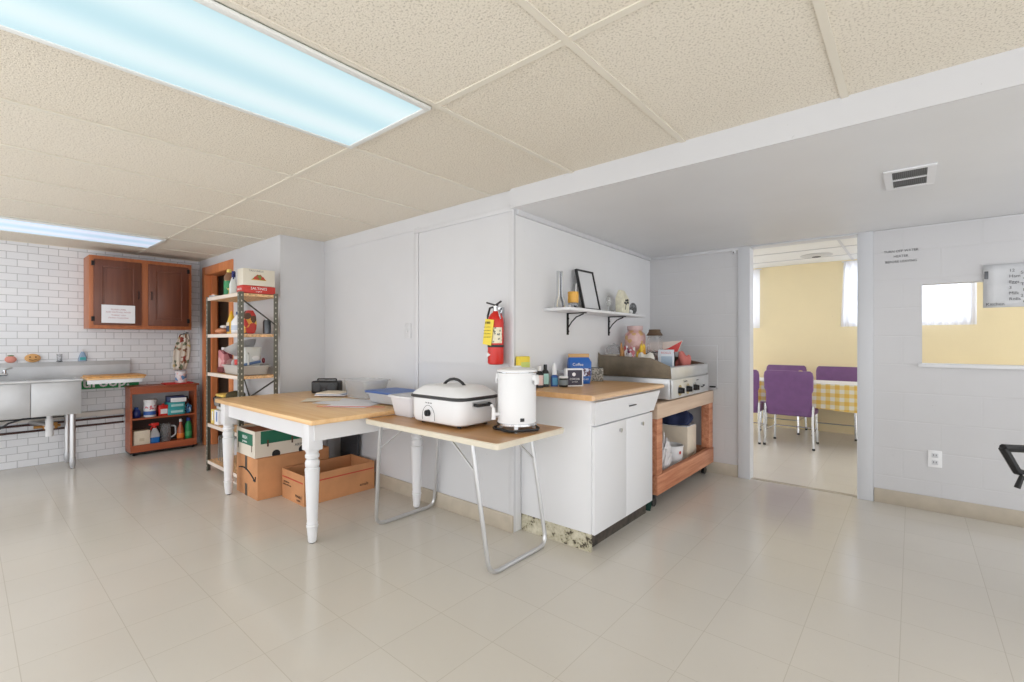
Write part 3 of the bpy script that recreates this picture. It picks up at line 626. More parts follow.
MB().tube([(.02, .0, .11), (.022, .005, .17)], .004).build('white_stick', WHITEP, t); MB().cyl((.03, -.02, 0), (.03, -.02, .02), .01).build('dark_foot', BLACK, t)
t = thing('picture_frame', 'black framed blank picture leaning on the shelf wall', 'picture frame', (XS+.085, 2.95, ZS+.003))
R_ = Matrix.Rotation(math.radians(-13), 4, 'Y')
m = MB()
for a in ((-.012, -.115, 0, .006, -.103, .30), (-.012, .103, 0, .006, .115, .30), (-.012, -.103, .288, .006, .103, .30), (-.012, -.103, 0, .006, .103, .012)): m.box(*a, rot=R_)
m.build('frame', BLACK, t); B(-.006, -.103, .012, -.002, .103, .288, rot=R_).build('print', M('print_grey', (214, 216, 219), .25), t)
text('Bless this kitchen', .018, M('faint_ink', (170, 172, 176), .5), t, (.046-.10, 0, .20), '+x')
t = thing('wall_clock_glass', 'clear round glass ornament between frame and flower card', 'ornament', (XS+.04, 3.27, ZS))
MB().lathe([(.02, 0), (.018, .004), (.005, .008), (.004, .05)]).build('stem', FROST, t); MB().sph((0, 0, .09), .012, .04, .045).build('glass_disc', CLEAR, t)
MB().cyl((.06, -.05, 0), (.06, -.05, .012), .012).build('dark_foot', DARK, t)
t = thing('flower_box', 'cream box with dark painted flowers on the shelf', 'box', (XS+.07, 3.44, ZS), math.radians(8)); t.scale = (1, 1.25, 1)
MB().loft([rr(0, 0, .06, .13, .008, 0), rr(0, 0, .06, .14, .008, .12), rr(0, -.02, .02, .08, .006, .185)]).build('carton', M('cream_flower', (222, 218, 196), .6, var=.06, vs=30), t)
m = MB()
for (y, z) in ((-.02, .085), (.0, .105), (.035, .09), (.0, .08), (.03, .11)): m.sph((.031, y, z), .003, .016, .009)
m.tube([(.032, -.02, .03), (.032, 0, .08), (.032, .03, .10)], .002); m.build('flower', INKB, t)
t = thing('round_ornament', 'dark grey patterned round ornament at the far shelf end', 'ornament', (XS+.07, 3.63, ZS)); t.scale = (1.2, 1.35, 1.25)
MB().sph((0, 0, .040), .018, .040, .040).build('dome', patches('dark_pattern', [(60, 62, 66), (130, 132, 136), (80, 82, 86)], 90, .4), t); MB().box(-.018, -.035, 0, .018, .035, .006).build('stand', DARK, t)
MB().sph((.01, -.05, .016), .014).build('small_ball', WHITEP, t)

# ================================================================== GRIDDLE CART
t = thing('griddle_cart', 'red brown wooden cart on casters carrying the griddle', 'cart', (XS+.015, 3.10, 0))
L_, W_ = 1.195, .495
m = B(W_-.045, 0, .625, W_, L_, .73, bev=.004).build('front_beam', BEAM, t)
m = B(0, 0, .625, W_-.046, .04, .73).box(0, L_-.04, .625, W_-.046, L_, .73).build('end_beam', PLANK, t)
B(0, .041, .705, W_-.046, L_-.041, .729).build('top_board', BEAM, t)
for x, y in ((W_-.075, .005), (W_-.075, L_-.095), (.0, .005), (.0, L_-.095)): B(x, y, .235, x+.07, y+.09, .624, bev=.003).build('post', PLANK, t)
B(W_-.040, 0, .10, W_, L_, .232, bev=.003).build('lower_rail', PLANK, t); B(0, 0, .10, W_-.041, .04, .232).box(0, L_-.04, .10, W_-.041, L_, .232).box(0, .041, .10, .04, L_-.041, .232).build('lower_frame', PLANK, t)
B(.041, .041, .105, W_-.041, L_-.041, .125).build('bottom_board', M('dark_red_board', (92, 44, 34), .7), t)
for x, y in ((W_-.06, .06), (W_-.06, L_-.07), (.06, .06), (.06, L_-.07)):
    c = MB().cyl((x-.012, y, .034), (x+.012, y, .034), .033, seg=20).build('caster', BLACK, t); B(x-.02, y-.02, .060, x+.02, y+.02, .0995, bev=.003).build('fork', DARK, c)
t = thing('storage_box', 'cream cardboard box on the lower board of the cart', 'box', (-1.585, 4.06, .127))
MB().box(-.15, -.105, 0, .15, .105, .31, bev=.004).build('carton', CREAM, t); B(-.145, -.10, .3105, .145, .10, .315).build('lid', PAPER, t)
t = thing('white_bucket', 'white plastic bucket with wire handle on the cart', 'bucket', (-1.49, 3.72, .127)); t.scale = (.8, .8, .85)
MB().lathe([(.105, 0), (.108, .004), (.124, .225), (.128, .227), (.128, .238), (.12, .24), (.11, .02), (.0, .012)], seg=30).build('pail', WHITEP, t)
MB().tube([(.02+.0, .126, .21), (.09, .12, .10), (.115, .06, .06), (.13, .0, .12)], .002, seg=6).build('wire_handle', STEEL, t); MB().sph((.117, -.04, .18), .006, .018, .016).build('red_mark', RED, t)
t = thing('plastic_bag', 'crumpled white plastic bag draping over the cart rail', 'bag', (-1.435, 3.47, .128))
mb = MB(); t0 = bmesh.new(); bmesh.ops.create_icosphere(t0, subdivisions=4, radius=1)
for v in t0.verts:
    n = v.co.copy(); k = 1+.14*math.sin(9*n.x+3*n.z)+.12*math.sin(11*n.y-5*n.z)+.07*math.sin(21*n.z+8*n.x)
    v.co = Vector((n.x*.030*k, n.y*.09*k*(1.15-.45*n.z), (n.z+.95)*.14*k))
mb._merge(t0); mb.build('bag', BAG, t, ang=180)
t = thing('navy_bundle', 'navy blue cloth bundle stuffed on top of the cream box', 'cloth', (-1.57, 4.05, .445))
mb = MB(); t0 = bmesh.new(); bmesh.ops.create_icosphere(t0, subdivisions=4, radius=1)
for v in t0.verts:
    n = v.co.copy(); k = 1+.10*math.sin(5*n.x+4*n.y)+.08*math.sin(9*n.y-5*n.z)
    v.co = Vector((n.x*.14*k, n.y*.13*k, max(0, (n.z+.6)*.085*k)))
mb._merge(t0); mb.build('cloth', NAVY, t, ang=180)
t = thing('green_cloth', 'dark green cloth hanging between cabinet and cart', 'cloth', (-1.40, 3.06, .0))
mb = MB(); mb.loft([[(-.03+.012*math.sin(z*22)+.06*math.cos(a)*(1.1-z*.9), .012*math.sin(a)*(1+.3*math.sin(z*30)), z) for a in [2*PI*i/12 for i in range(12)]] for z in [k*.04 for k in range(13)]]); mb.build('cloth', M('dark_green_cloth', (24, 62, 54), .85), t)

# griddle
t = thing('gas_griddle', 'stainless countertop griddle with three black knobs and splash guard', 'griddle', (-1.865, 3.24, .73))
GX = .560; GL = .79
B(.02, .01, .018, GX, GL, .165, bev=.004).build('body', STEEL, t)
cp = B(GX+.0005, .012, .022, GX+.018, GL-.005, .158, bev=.004).build('control_panel', STEEL, t)
for y in (.15, .31, .46):
    k = MB().cyl((GX+.018, y, .075), (GX+.021, y, .075), .040, seg=24).build('bezel', CHROME, t)
    MB().cyl((GX+.0212, y, .075), (GX+.045, y, .075), .024, .020, seg=20).box(GX+.045, y-.004, .056, GX+.054, y+.004, .094, bev=.002).build('knob', BLACK, t)
MB().tube([(GX+.018, .60, .07), (GX+.03, .60, .07), (GX+.03, .65, .08), (GX+.018, .65, .08)], .004).build('ignition_loop', DARK, t)
text('Cuisine', .028, INK, t, (GX+.0185, .26, .128), '+x'); text('GRIDDLE', .013, INK, t, (GX+.0185, .52, .125), '+x')
B(GX-.06, .016, .1665, GX+.012, GL-.006, .245, bev=.003).build('grease_trough', STEEL, t)
B(.03, .016, .1665, GX-.065, GL-.01, .176).build('cooking_plate', M('griddle_plate', (70, 62, 54), .4, .6), t)
MB().prism([(-.008, .166), (-.010, .345), (.01, .327), (.42, .312), (.565, .256), (.575, .168)], 'y', 0, .006).build('splash_guard', GUARD, t)
MB().prism([(.0, .166), (.0, .33), (.25, .31), (.54, .25), (.565, .168)], 'y', GL-.004, GL+.002).build('splash_guard', GUARD, t)
B(.0, .007, .166, .006, GL-.005, .31).build('splash_guard', GUARD, t)
B(.22, GL+.0025, .27, .42, GL+.02, .278).build('side_handle', BLACK, t)
for x, y in ((.06, .05), (.42, .05), (.06, .74), (.42, .74)): MB().cyl((x, y, .0), (x, y, .019), .012).build('foot', STEELD, t)
ZG = .908; OX = XS+.02
def crumple(name, label, cat, loc, sx, sy, sz, mat, seed=0, rz=0):
    mb = MB(); t0 = bmesh.new(); bmesh.ops.create_icosphere(t0, subdivisions=3, radius=1)
    for v in t0.verts:
        n = v.co.copy(); k = 1+.16*math.sin(5*n.x+3*n.z+seed)+.14*math.sin(6*n.y-4*n.z+2*seed)
        v.co = Vector((n.x*sx*k, n.y*sy*k, max(0, (n.z+.7)*sz*.6*k)))
    mb._merge(t0); return tag(mb.build(name, mat, None, loc, ang=50), label, cat, rz=rz)
# a tray holds the loose food on the griddle
tr = thing('serving_tray', 'brown cardboard tray on the griddle full of snack packets', 'tray', (-1.665, 3.345, ZG))
fluted(MB(), -.07, -.085, 0, .068, .085, .13, .005).build('tray', M('tray_brown', (150, 108, 70), .8), tr)
ZR = ZG+.008
for i, (x, y, sx, sy, mt, lb) in enumerate(((-.040, -.035, .022, .030, M('gold_wrap', (170, 120, 66), .5), 'golden brown bread bag at the near corner of the tray'), (-.03, .03, .026, .034, patches('snack_rw', [(226, 226, 228), (150, 40, 50), (220, 220, 224), (110, 60, 90)], 40, .4), 'white and dark red snack bag at tray front'), (.027, .0, .022, .045, patches('snack_wp', [(228, 226, 228), (200, 120, 130), (235, 235, 235)], 36, .4), 'white and pink snack bag at the back of the tray'))):
    crumple('snack_bag', lb, 'snack bag', (-1.665+x, 3.345+y, ZR), sx, sy, .19, mt, i)
crumple('flour_bag', 'white paper bag lying on the griddle before the pink jug', 'bag', (-1.525, 3.325, ZG), .065, .062, .155, M('paper_bag_w', (228, 224, 216), .7, bump=.3, bs=30), 2)
crumple('yellow_packet', 'bright yellow packet between paper bag and pink jug', 'packet', (-1.655, 3.54, ZG), .035, .045, .20, patches('yel_pack', [(232, 190, 60), (240, 205, 70), (226, 160, 50)], 40, .5), 4)
t = thing('cake_dome', 'clear plastic dome lid at the near back corner of the griddle', 'food cover', (-1.785, 3.325, ZG+.155)); t.scale = (.85, .85, 1)
MB().lathe([(.075, 0), (.078, .005), (.070, .045), (.05, .068), (.02, .074)]).build('dome', CLEAR, t); MB().lathe([(.012, .075), (.010, .082), (.012, .086)]).build('knob', CLEAR, t)
B(-.055, -.05, -.154, .055, .05, -.002, bev=.01).build('cake_box', M('cakebox', (205, 200, 190), .6), t)
t = thing('pink_jug', 'large pink tinted plastic snack jar on the griddle', 'jar', (-1.765, 3.655, ZG)); t.scale = (.92, .92, 1.07)
MB().lathe([(.085, 0), (.092, .01), (.094, .26), (.088, .295), (.065, .315), (.062, .322)], seg=32).build('body', patches('pink_jar', [(216, 176, 172), (222, 188, 182), (206, 150, 146), (214, 170, 160), (220, 180, 176), (212, 172, 120)], 28, .3), t)
MB().lathe([(.068, .3225), (.070, .326), (.070, .355), (.066, .358)], seg=32).build('lid', M('pink_lid', (214, 184, 182), .35), t)
t = thing('glass_jar', 'clear glass jar half full of dark candy with brown lid', 'jar', (-1.60, 3.67, ZG)); t.scale = (.95, .95, 1.22)
MB().lathe([(.060, 0), (.066, .006), (.066, .215), (.055, .240), (.052, .246)], seg=28).build('glass', CLEAR, t)
MB().lathe([(.052, .008), (.058, .012), (.058, .12), (.05, .128)], seg=28).build('contents', patches('candy', [(120, 60, 58), (150, 110, 100), (90, 70, 60), (200, 180, 170)], 50, .5), t)
MB().lathe([(.066, .2465), (.067, .25), (.050, .272), (.048, .286), (.044, .288)], seg=28).build('lid', M('brown_lid', (96, 76, 58), .45, .3), t)
t = thing('foil_box', 'white and pale blue box with red print on griddle front', 'box', (-1.45, 3.54, ZG), math.radians(20)); t.scale = (1.15, 1.15, 1)
B(-.05, -.05, 0, .05, .05, .190, bev=.002).build('carton', M('pale_box', (206, 212, 220), .45), t)
text('ROLLS', .022, INKR, t, (0, -.0504, .16)); text('NEW', .020, INKR, t, (.0504, 0, .162), '+x'); B(-.03, -.0507, .02, .04, -.0502, .14).build('blue_panel', M('pale_blue', (160, 178, 196), .5), t)
t = thing('cereal_box', 'white and red box lying across the back of the griddle', 'box', (-1.63, 3.90, ZG+.165), math.radians(18)); t.scale = (1.25, 1, 1)
MB().prism([(-.10, 0), (.10, .0), (.13, .095), (-.10, .075)], 'y', -.06, .05).build('carton', M('box_cream', (224, 210, 200), .6), t)
MB().prism([(-.05, .001), (.10, .001), (.13, .094), (.04, .03)], 'y', -.0615, -.0602).build('red_print', RED, t)
B(-.08, -.05, -.164, .08, .05, -.0015, bev=.004).build('support_box', M('dark_box', (58, 46, 42), .7), t)
crumple('red_cloth', 'pink red cloth at the far end of the griddle', 'cloth', (-1.45, 3.90, ZG), .055, .045, .155, M('pink_cloth', (206, 120, 112), .8), 1)
# small wall label plate near griddle
t = thing('gas_valve', 'small black valve handle on the wall right of the griddle', 'valve', (-1.335, YB-.001, .755)); B(-.03, -.02, 0, .02, 0, .012, bev=.003).build('lever', BLACK, t); 

# ================================================================== LEFT: WALL CABINET
t = thing('wall_cabinet', 'two door cherry wood wall cabinet on the tiled wall', 'cabinet', (XL+.002, .775, 1.285))
B(0, 0, 0, .31, .83, .70, bev=.003).build('body', CHERRYF, t)
for a, b in ((.03, .395), (.45, .80)):
    dr = MB().box(.3105, a, .035, .328, b, .665, bev=.004).build('door', CHERRY, t)
    m = MB()
    for q in ((.3282, a+.055, .095, .334, a+.068, .605), (.3282, b-.068, .095, .334, b-.055, .605), (.3282, a+.068, .095, .334, b-.068, .108), (.3282, a+.068, .592, .334, b-.068, .605)): m.box(*q, bev=.002)
    m.box(.3282, a+.082, .122, .3325, b-.082, .578, bev=.002)
    m.build('raised_panel', CHERRY, dr)
    hx = b-.025 if a < .2 else a+.025
    MB().tube([(.328, hx, .30), (.345, hx, .31), (.345, hx, .37), (.328, hx, .38)], .004, seg=8).build('handle', BLACKM, dr)
    hy = a-.004 if a < .2 else b-.004
    m = MB()
    for z in (.07, .60): m.box(.312, hy-.012, z, .3305, hy+.012, z+.045, bev=.002)
    m.build('hinge', BLACKM, dr)
t = thing('taped_notice', 'white paper notice taped to the left cherry cabinet door', 'notice', (XL+.339, .86, 1.34))
B(0, 0, 0, .0015, .255, .175).build('sheet', PAPER, t)
for s, z in (('PLEASE LABEL', .125), ('AND DATE ALL FOOD', .100), ('THANK YOU', .070), ('Kitchen Committee', .045)): text(s, .019, M('pink_ink', (176, 120, 130), .6), t, (.0018, .1275, z), '+x')

# ================================================================== SINK
t = thing('sink_unit', 'stainless steel compartment sink with tall backsplash', 'sink', (XL+.002, -.9, 0))
FX = .47; YE = 1.60   # front x, end of basins in y
m = MB()
for k in range(4):
    a, b = .305+k*.325, .305+k*.325+.3225
    m.box(FX-.012, a, .505, FX, b, .80, bev=.0025)
    m.box(.06, a, .505, FX-.0125, a+.008, .80).box(.06, b-.008, .505, FX-.0125, b, .80).box(.06, a+.0085, .505, FX-.0125, b-.0085, .515).box(.05, a, .505, .0595, b, .80)
m.build('basin', STEELD, t)
m = MB().tube([(FX+.006, 0, .812), (FX+.006, YE+.01, .812)], .014, seg=12)
for k in range(5): m.box(.05, .292+k*.325, .80, FX, .292+k*.325+.015, .812)
m.build('rolled_rim', STEEL, t)
m = B(0, 0, .80, .045, 2.03, .925).prism([(.0, .925), (.045, .925), (.030, .965), (.0, .965)], 'y', 0, 2.03); m.build('backsplash', STEELD, t)
m = B(.045, YE+.03, .795, FX+.085, 2.03, .806).box(FX+.075, YE+.03, .77, FX+.085, 2.03, .795).box(.045, 2.02, .77, FX+.075, 2.03, .795); m.build('drainboard', STEEL, t)
for x, y in ((.40, 1.55), (.07, 1.55), (.40, .04), (.07, .04)):
    l = MB().cyl((x, y, .04), (x, y, .505), .021, seg=18).build('leg', ALU, t)
    MB().lathe([(.012, 0), (.018, .006), (.019, .02), (.024, .035), (.024, .10), (.0215, .105)], (x, y, 0), 16).build('adjustable_foot', STEELD, l)
f = MB().lathe([(.022, 0), (.02, .01), (.014, .015), (.014, .05)], (.045, 1.06, .80)).box(.035, .96, .855, .075, 1.16, .875, bev=.006)
f.tube([(.055, 1.06, .865), (.10, 1.06, .885), (.24, 1.05, .88), (.26, 1.05, .85)], .010)
f.cyl((.055, 1.14, .875), (.055, 1.14, .905), .014).tube([(.055, 1.14, .905), (.055, 1.19, .925)], .006).cyl((.055, .98, .875), (.055, .98, .905), .014).tube([(.055, .98, .905), (.055, .93, .925)], .006)
f.build('faucet', CHROME, t)
for k in (1, 2):
    y = .81 if k == 1 else 1.41
    d = MB().cyl((.27, y, .505), (.27, y, .43), .020).cyl((.27, y, .46), (.27, y, .30), .027).cyl((.27, y, .39), (.27, y, .37), .033).cyl((.27, y, .33), (.27, y, .315), .031); d.build('drain_pipe', WHITEP, t)
MB().tube([(.27, 1.41, .40), (.16, 1.36, .41), (.03, 1.3, .41)], .016).tube([(.20, .2, .47), (.20, 1.5, .49)], .012).build('waste_pipe', ALU, t)
MB().tube([(.12, 1.0, .36), (.14, 1.1, .385), (.20, 1.16, .44), (.22, 1.25, .47), (.2, 1.5, .48)], .008).tube([(.12, .2, .47), (.12, 1.52, .45)], .006).cyl((.12, .98, .35), (.12, 1.10, .38), .012).build('supply_hose', DARK, t)
MB().tube([(.10, 1.32, .37), (.10, 1.5, .37)], .014).box(.08, 1.38, .345, .12, 1.48, .40, bev=.006).build('brass_valve', M('brass', (190, 140, 80), .4, .5), t)
t = thing('pipe_chase', 'white boxed ledge with two dark pipes low on tile wall', 'pipes', (XL, -1.2, .30))
B(.001, 0, .115, .05, 2.28, .165, bev=.003).build('ledge', M('ledge_white', (212, 208, 202), .6), t)
for z in (.09, .03): MB().tube([(.03, .0, z-.01), (.03, 2.28, z)], .010, seg=10).build('pipe', M('dark_pipe', (84, 62, 60), .5, .4), t)
tag(MB().tube([(XL+.03, -.8, .515), (XL+.05, .0, .52), (XL+.04, .36, .525)], .012).build('green_hose', GREEN), 'green hose lying behind the underside of the sink', 'hose')
t = thing('green_banner', 'green strip with white letters behind the drainboard', 'banner', (XL+.004, .68, .686))
B(0, 0, 0, .006, .53, .108).build('panel', M('banner_green', (20, 140, 74), .5), t); text('uroop.', .135, INKW, t, (.0065, .27, .018), '+x', bold=.003)
BZ = .8075
for i, (z, w, lb) in enumerate(((BZ, .39, 'lower pale wooden board on the sink drainboard'), (BZ+.0165, .34, 'upper tan wooden board stacked on the sink drainboard'))):
    tag(B(0, 0, 0, w, .42, .0155, bev=.003).build('cutting_board', OAK if i == 0 else OAKE, None, (XL+.565-w, .73+.01*i, z)), lb, 'cutting board', 'boards on the drainboard')
t = thing('dish_scrubber', 'red apple shaped scrubber on the backsplash ledge', 'scrubber', (XL+.027, .28, .966)); ms = MB().sph((0, 0, .032), .014, .038, .032); ms.build('sponge', M('salmon', (222, 150, 136), .8), t); MB().sph((.004, 0, .066), .006, .022, .006).build('leaf', M('leaf_green', (120, 150, 110), .7), t)
t = thing('smiley_sponge', 'round orange smiling sponge on the backsplash ledge', 'sponge', (XL+.027, .42, .966)); MB().sph((0, 0, .040), .016, .054, .040).build('sponge', M('sponge_orange', (218, 170, 112), .9), t)
m = MB().sph((.0155, -.018, .050), .003, .006, .006).sph((.0155, .020, .050), .003, .006, .006).tube([(.0155, -.025, .028), (.0165, 0, .020), (.0155, .025, .028)], .0025, seg=6); m.build('face', M('sponge_brown', (96, 60, 40), .8), t)
t = thing('drinking_glass', 'clear empty glass standing on the backsplash ledge', 'glass', (XL+.024, .60, .966)); MB().lathe([(.018, 0), (.019, .003), (.021, .075), (.019, .075), (.017, .006)]).build('glass', CLEAR, t); MB().lathe([(.0215, -.0), (.022, .001), (.022, .005), (.0215, .006)]).build('dark_base', DARK, t)
t = thing('dish_soap', 'clear blue dish soap bottle on the backsplash ledge', 'bottle', (XL+.025, .765, .966))
MB().loft([rr(0, 0, .030, .062, .012, 0), rr(0, 0, .030, .062, .012, .035), rr(0, 0, .024, .038, .01, .075), rr(0, 0, .015, .018, .006, .095)]).build('bottle', M('soap_blue', (170, 196, 226), .2, trans=.3), t); MB().cyl((0, 0, .095), (0, 0, .118), .007, .005).build('cap', WHITEP, t); B(.0155, -.022, .012, .0165, .022, .04).build('label_panel', TEAL, t)

# ================================================================== ROLLING BOOKCASE
t = thing('rolling_bookcase', 'low red brown two shelf cabinet on casters by the tile wall', 'cabinet', (XL+.045, 1.09, 0))
FD = .225; L2 = .575
m = B(0, 0, .035, FD, .016, .684).box(0, L2-.016, .035, FD, L2, .684).build('side_panel', CARTW, t)
B(-.01, -.008, .685, FD+.012, L2+.02, .702, bev=.003).build('top_board', CARTW, t)
B(FD-.016, .0165, .625, FD, L2-.0165, .684).build('header_rail', CARTW, t); B(FD-.016, .0165, .035, FD, L2-.0165, .105).build('bottom_rail', CARTW, t)
B(.005, .0165, .362, FD-.001, L2-.0165, .377).build('shelf', CARTW, t); B(.005, .0165, .075, FD-.0165, L2-.0165, .088).build('shelf', CARTW, t)
B(0, .0165, .378, .004, L2-.0165, .684).build('back_panel', M('back_white', (196, 196, 200), .6), t); B(0, .0165, .089, .004, L2-.0165, .361).build('back_panel', M('back_dark', (66, 50, 44), .7), t)
B(.01, 0, .022, FD-.01, L2, .034).build('base_rail', BLACK, t)
for x, y in ((.03, .03), (FD-.03, .03), (.03, L2-.03), (FD-.03, L2-.03)): MB().cyl((x, y-.008, .011), (x, y+.008, .011), .0108, seg=14).build('caster', BLACK, t)
QX = XL+.045; S1 = .378; S0 = .089
def P_(dy): return 1.09+dy
jar('cleaning_jar', 'dark blue rounded jar at the left of the bookcase upper shelf', 'jar', (QX+.14, P_(.065), S1), [(.03, 0), (.036, .01), (.036, .06), (.02, .085)], M('cobalt', (30, 44, 110), .3), [(.016, .0855), (.018, .1), (.015, .105)], BLUE)
t = jar('powder_tub', 'tall white tub with blue label on the bookcase upper shelf', 'tub', (QX+.15, P_(.175), S1), [(.052, 0), (.054, .004), (.054, .150), (.052, .155)], WHITEP, [(.056, .1555), (.057, .158), (.057, .178), (.054, .18)], WHITEP, (.0545, .02, .06), BLUE)
MB().lathe([(.0552, .075), (.0558, .0755), (.0558, .12), (.0552, .1205)]).build('red_band', patches('tub_print', [(210, 120, 130), (235, 235, 238), (230, 232, 236)], 60, .5), t)
t = thing('red_packet', 'small red and white box beside the white tub', 'box', (QX+.15, P_(.285), S1), .05); B(-.02, -.042, 0, .04, .042, .11, bev=.002).build('carton', RED, t); B(.0402, -.03, .02, .041, .03, .07).build('label_panel', PAPER, t); MB().cyl((.01, 0, .11), (.01, 0, .125), .012).build('cap', RED, t)
tb = None
for k in range(2):
    t = thing('glove_box', ('lower teal box of the pair on the bookcase upper shelf', 'upper teal box of the pair on the bookcase upper shelf')[k], 'box', (QX+.13, P_(.395), S1+.066*k), .04*k, 'teal boxes in the bookcase')
    B(-.06, -.075, 0, .07, .075, .065, bev=.002).build('carton', TEAL, t); B(.0702, -.05, .02, .071, .06, .045).build('white_print', M('pale_teal', (180, 222, 222), .5), t)
t = thing('wipes_box', 'dark blue and white box on top of the teal boxes', 'box', (QX+.13, P_(.40), S1+.133), -.08); B(-.06, -.08, 0, .065, .085, .062, bev=.008).build('carton', M('navy_plastic', (36, 50, 96), .4), t); B(.0655, -.05, -.0, .070, .09, .045, bev=.002).build('white_panel', PAPER, t)
crumple('wipes_packet', 'blue and white soft packet at the right of the upper shelf', 'packet', (QX+.15, P_(.515), S1), .045, .030, .09, patches('blue_pack', [(60, 120, 165), (190, 215, 225), (40, 70, 110)], 45, .4), 3)
jar('brown_jar', 'brown jar behind the blue and white soft packet', 'jar', (QX+.05, P_(.52), S1), [(.03, 0), (.034, .01), (.034, .12), (.02, .15)], M('brown_glass', (110, 76, 60), .4), [(.018, .151), (.018, .17), (.015, .175)], DARK)
t = thing('tissue_box', 'square beige box on the bookcase bottom shelf', 'box', (QX+.13, P_(.10), S0), 0); B(-.065, -.068, 0, .065, .068, .155, bev=.002).build('carton', CREAM, t); B(.0652, -.02, .05, .0658, .02, .08).build('print', M('faint_tan', (205, 190, 165), .6), t)
def spray(name, label, loc, body, liquid, trig, h=.24, rz=0, w=.07, d=.045, band=None):
    t = thing(name, label, 'spray bottle', loc, rz)
    MB().loft([rr(0, 0, d, w, .015, 0), rr(0, 0, d, w, .015, h*.42), rr(0, 0, d*.6, w*.55, .01, h*.62), rr(0, 0, .026, .026, .008, h*.70)]).build('body', body, t)
    if liquid: MB().loft([rr(0, 0, d+.001, w+.001, .015, .003), rr(0, 0, d+.001, w+.001, .015, h*.3)]).build('liquid', liquid, t)
    m = MB().cyl((0, 0, h*.70), (0, 0, h*.80), .015).box(-.014, -.03, h*.80, .014, .035, h*.93, bev=.006).cyl((0, -.03, h*.87), (0, -.05, h*.87), .008).tube([(0, -.018, h*.80), (0, -.032, h*.70), (0, -.030, h*.62)], .005); m.build('trigger', trig, t)
    if band: MB().box(d/2+.0002, -w*.4, h*.1, d/2+.0012, w*.4, h*.36).build('label_panel', band, t)
    return t
spray('spray_bottle', 'blue liquid bottle with tall clear neck and red top', (QX+.155, P_(.215), S0), FROST, M('blue_liquid', (30, 110, 190), .2), RED, .235, w=.085)
t = thing('plastic_pitcher', 'clear plastic jug with a big handle on the bottom shelf', 'jug', (QX+.10, P_(.318), S0)); MB().lathe([(.048, 0), (.05, .004), (.055, .19), (.052, .19), (.046, .008)]).build('body', CLEAR, t); MB().tube([(.02, .05, .165), (.03, .085, .16), (.03, .088, .07), (.02, .05, .04)], .008, fillet=.02).build('handle', FROST, t)
t = jar('dish_detergent', 'clear bottle of orange dish liquid on the bottom shelf', 'bottle', (QX+.15, P_(.445), S0), [(.03, 0), (.033, .005), (.033, .10), (.015, .17), (.012, .20)], M('orange_liquid', (190, 96, 60), .25, trans=.2), [(.013, .2005), (.013, .225), (.008, .232)], WHITEP, (.0335, .03, .08), ORANGE)
jar('cleaner_bottle', 'green bottle with dark blue cap at bookcase right', 'bottle', (QX+.15, P_(.518), S0), [(.03, 0), (.033, .005), (.033, .15), (.02, .19), (.015, .2)], GREEN, [(.018, .2005), (.02, .205), (.018, .235)], M('cap_navy', (30, 50, 130), .4), (.0335, .04, .09), M('green_light', (70, 160, 100), .4))
t = thing('red_tray', 'flat red plastic tray on top of the bookcase', 'tray', (QX+.13, P_(.42), .7025)); MB().loft([rr(0, 0, .15, .26, .02, 0), rr(0, 0, .16, .27, .02, .012), rr(0, 0, .15, .26, .02, .012), rr(0, 0, .145, .255, .02, .003)]).build('tray', M('tray_red', (222, 70, 66), .4), t)
t = thing('paper_towel_roll', 'white and pink printed paper roll standing on the red tray', 'paper roll', (QX+.10, P_(.46), .7065))
MB().lathe([(.048, 0), (.052, .004), (.052, .125), (.048, .129), (.016, .129)]).build('roll', patches('towel_print', [(236, 232, 236), (236, 232, 236), (230, 190, 192), (234, 228, 232), (100, 150, 200), (232, 205, 205)], 30, .8), t)
t = thing('hanging_apron', 'patterned cream and red apron hanging above the bookcase', 'apron', (XL+.05, 1.56, .845))
mb = MB(); rows = []
for j in range(15):
    z = j/14*.40; wd = .055+.055*math.sin((j+2)/16*PI); row = []
    for i in range(17):
        u = i/16-.5; row.append(mb.b.verts.new((.008*math.sin(i*1.3+j*.15)+.02*(1-abs(u)*2), u*wd*1.5+.05*(j/14), z)))
    rows.append(row)
for j in range(14):
    for i in range(16): mb._f([rows[j][i], rows[j][i+1], rows[j+1][i+1], rows[j+1][i]])
ap = mb.build('cloth', patches('apron_print', [(226, 218, 206), (222, 214, 200), (228, 220, 208), (226, 216, 200), (156, 70, 60), (224, 216, 204), (120, 126, 100), (214, 194, 140), (226, 218, 204), (150, 110, 84)], 30, .8), t, ang=180)
ap.modifiers.new('solid', 'SOLIDIFY').thickness = .004
MB().tube([(.04, .0, .39), (.02, .08, .41), (-.04, .07, .42)], .004).build('hook', BLACKM, t)

# ================================================================== SHELVING RACK
t = thing('shelving_rack', 'slotted olive grey steel rack with chipboard shelves', 'shelving', (-4.83, 1.42, 0))
RL, RD, RH = .775, .30, 1.56
for x, y in ((0, 0), (RL, 0), (0, RD), (RL, RD)):
    sx = 1 if x == 0 else -1; sy = 1 if y == 0 else -1
    p = MB().box(min(x, x+sx*.035), min(y, y+sy*.002), .0, max(x, x+sx*.035), max(y, y+sy*.002), RH).box(min(x, x+sx*.002), min(y+sy*.0025, y+sy*.035), 0, max(x, x+sx*.002), max(y+sy*.0025, y+sy*.035), RH).build('post', RACKM, t)
    m = MB(); z = .04
    while z < RH-.03:
        m.box(x+sx*.0175-.004, y-sy*.0006-.0003, z, x+sx*.0175+.004, y-sy*.0006+.0003, z+.014)
        m.box(x-sx*.0006-.0003, y+sy*.0185-.004, z, x-sx*.0006+.0003, y+sy*.0185+.004, z+.014); z += .045
    m.build('slot', M('slot_pale', (196, 192, 180), .6), p)
SZ = [.10, .43, .885, 1.225, 1.553]
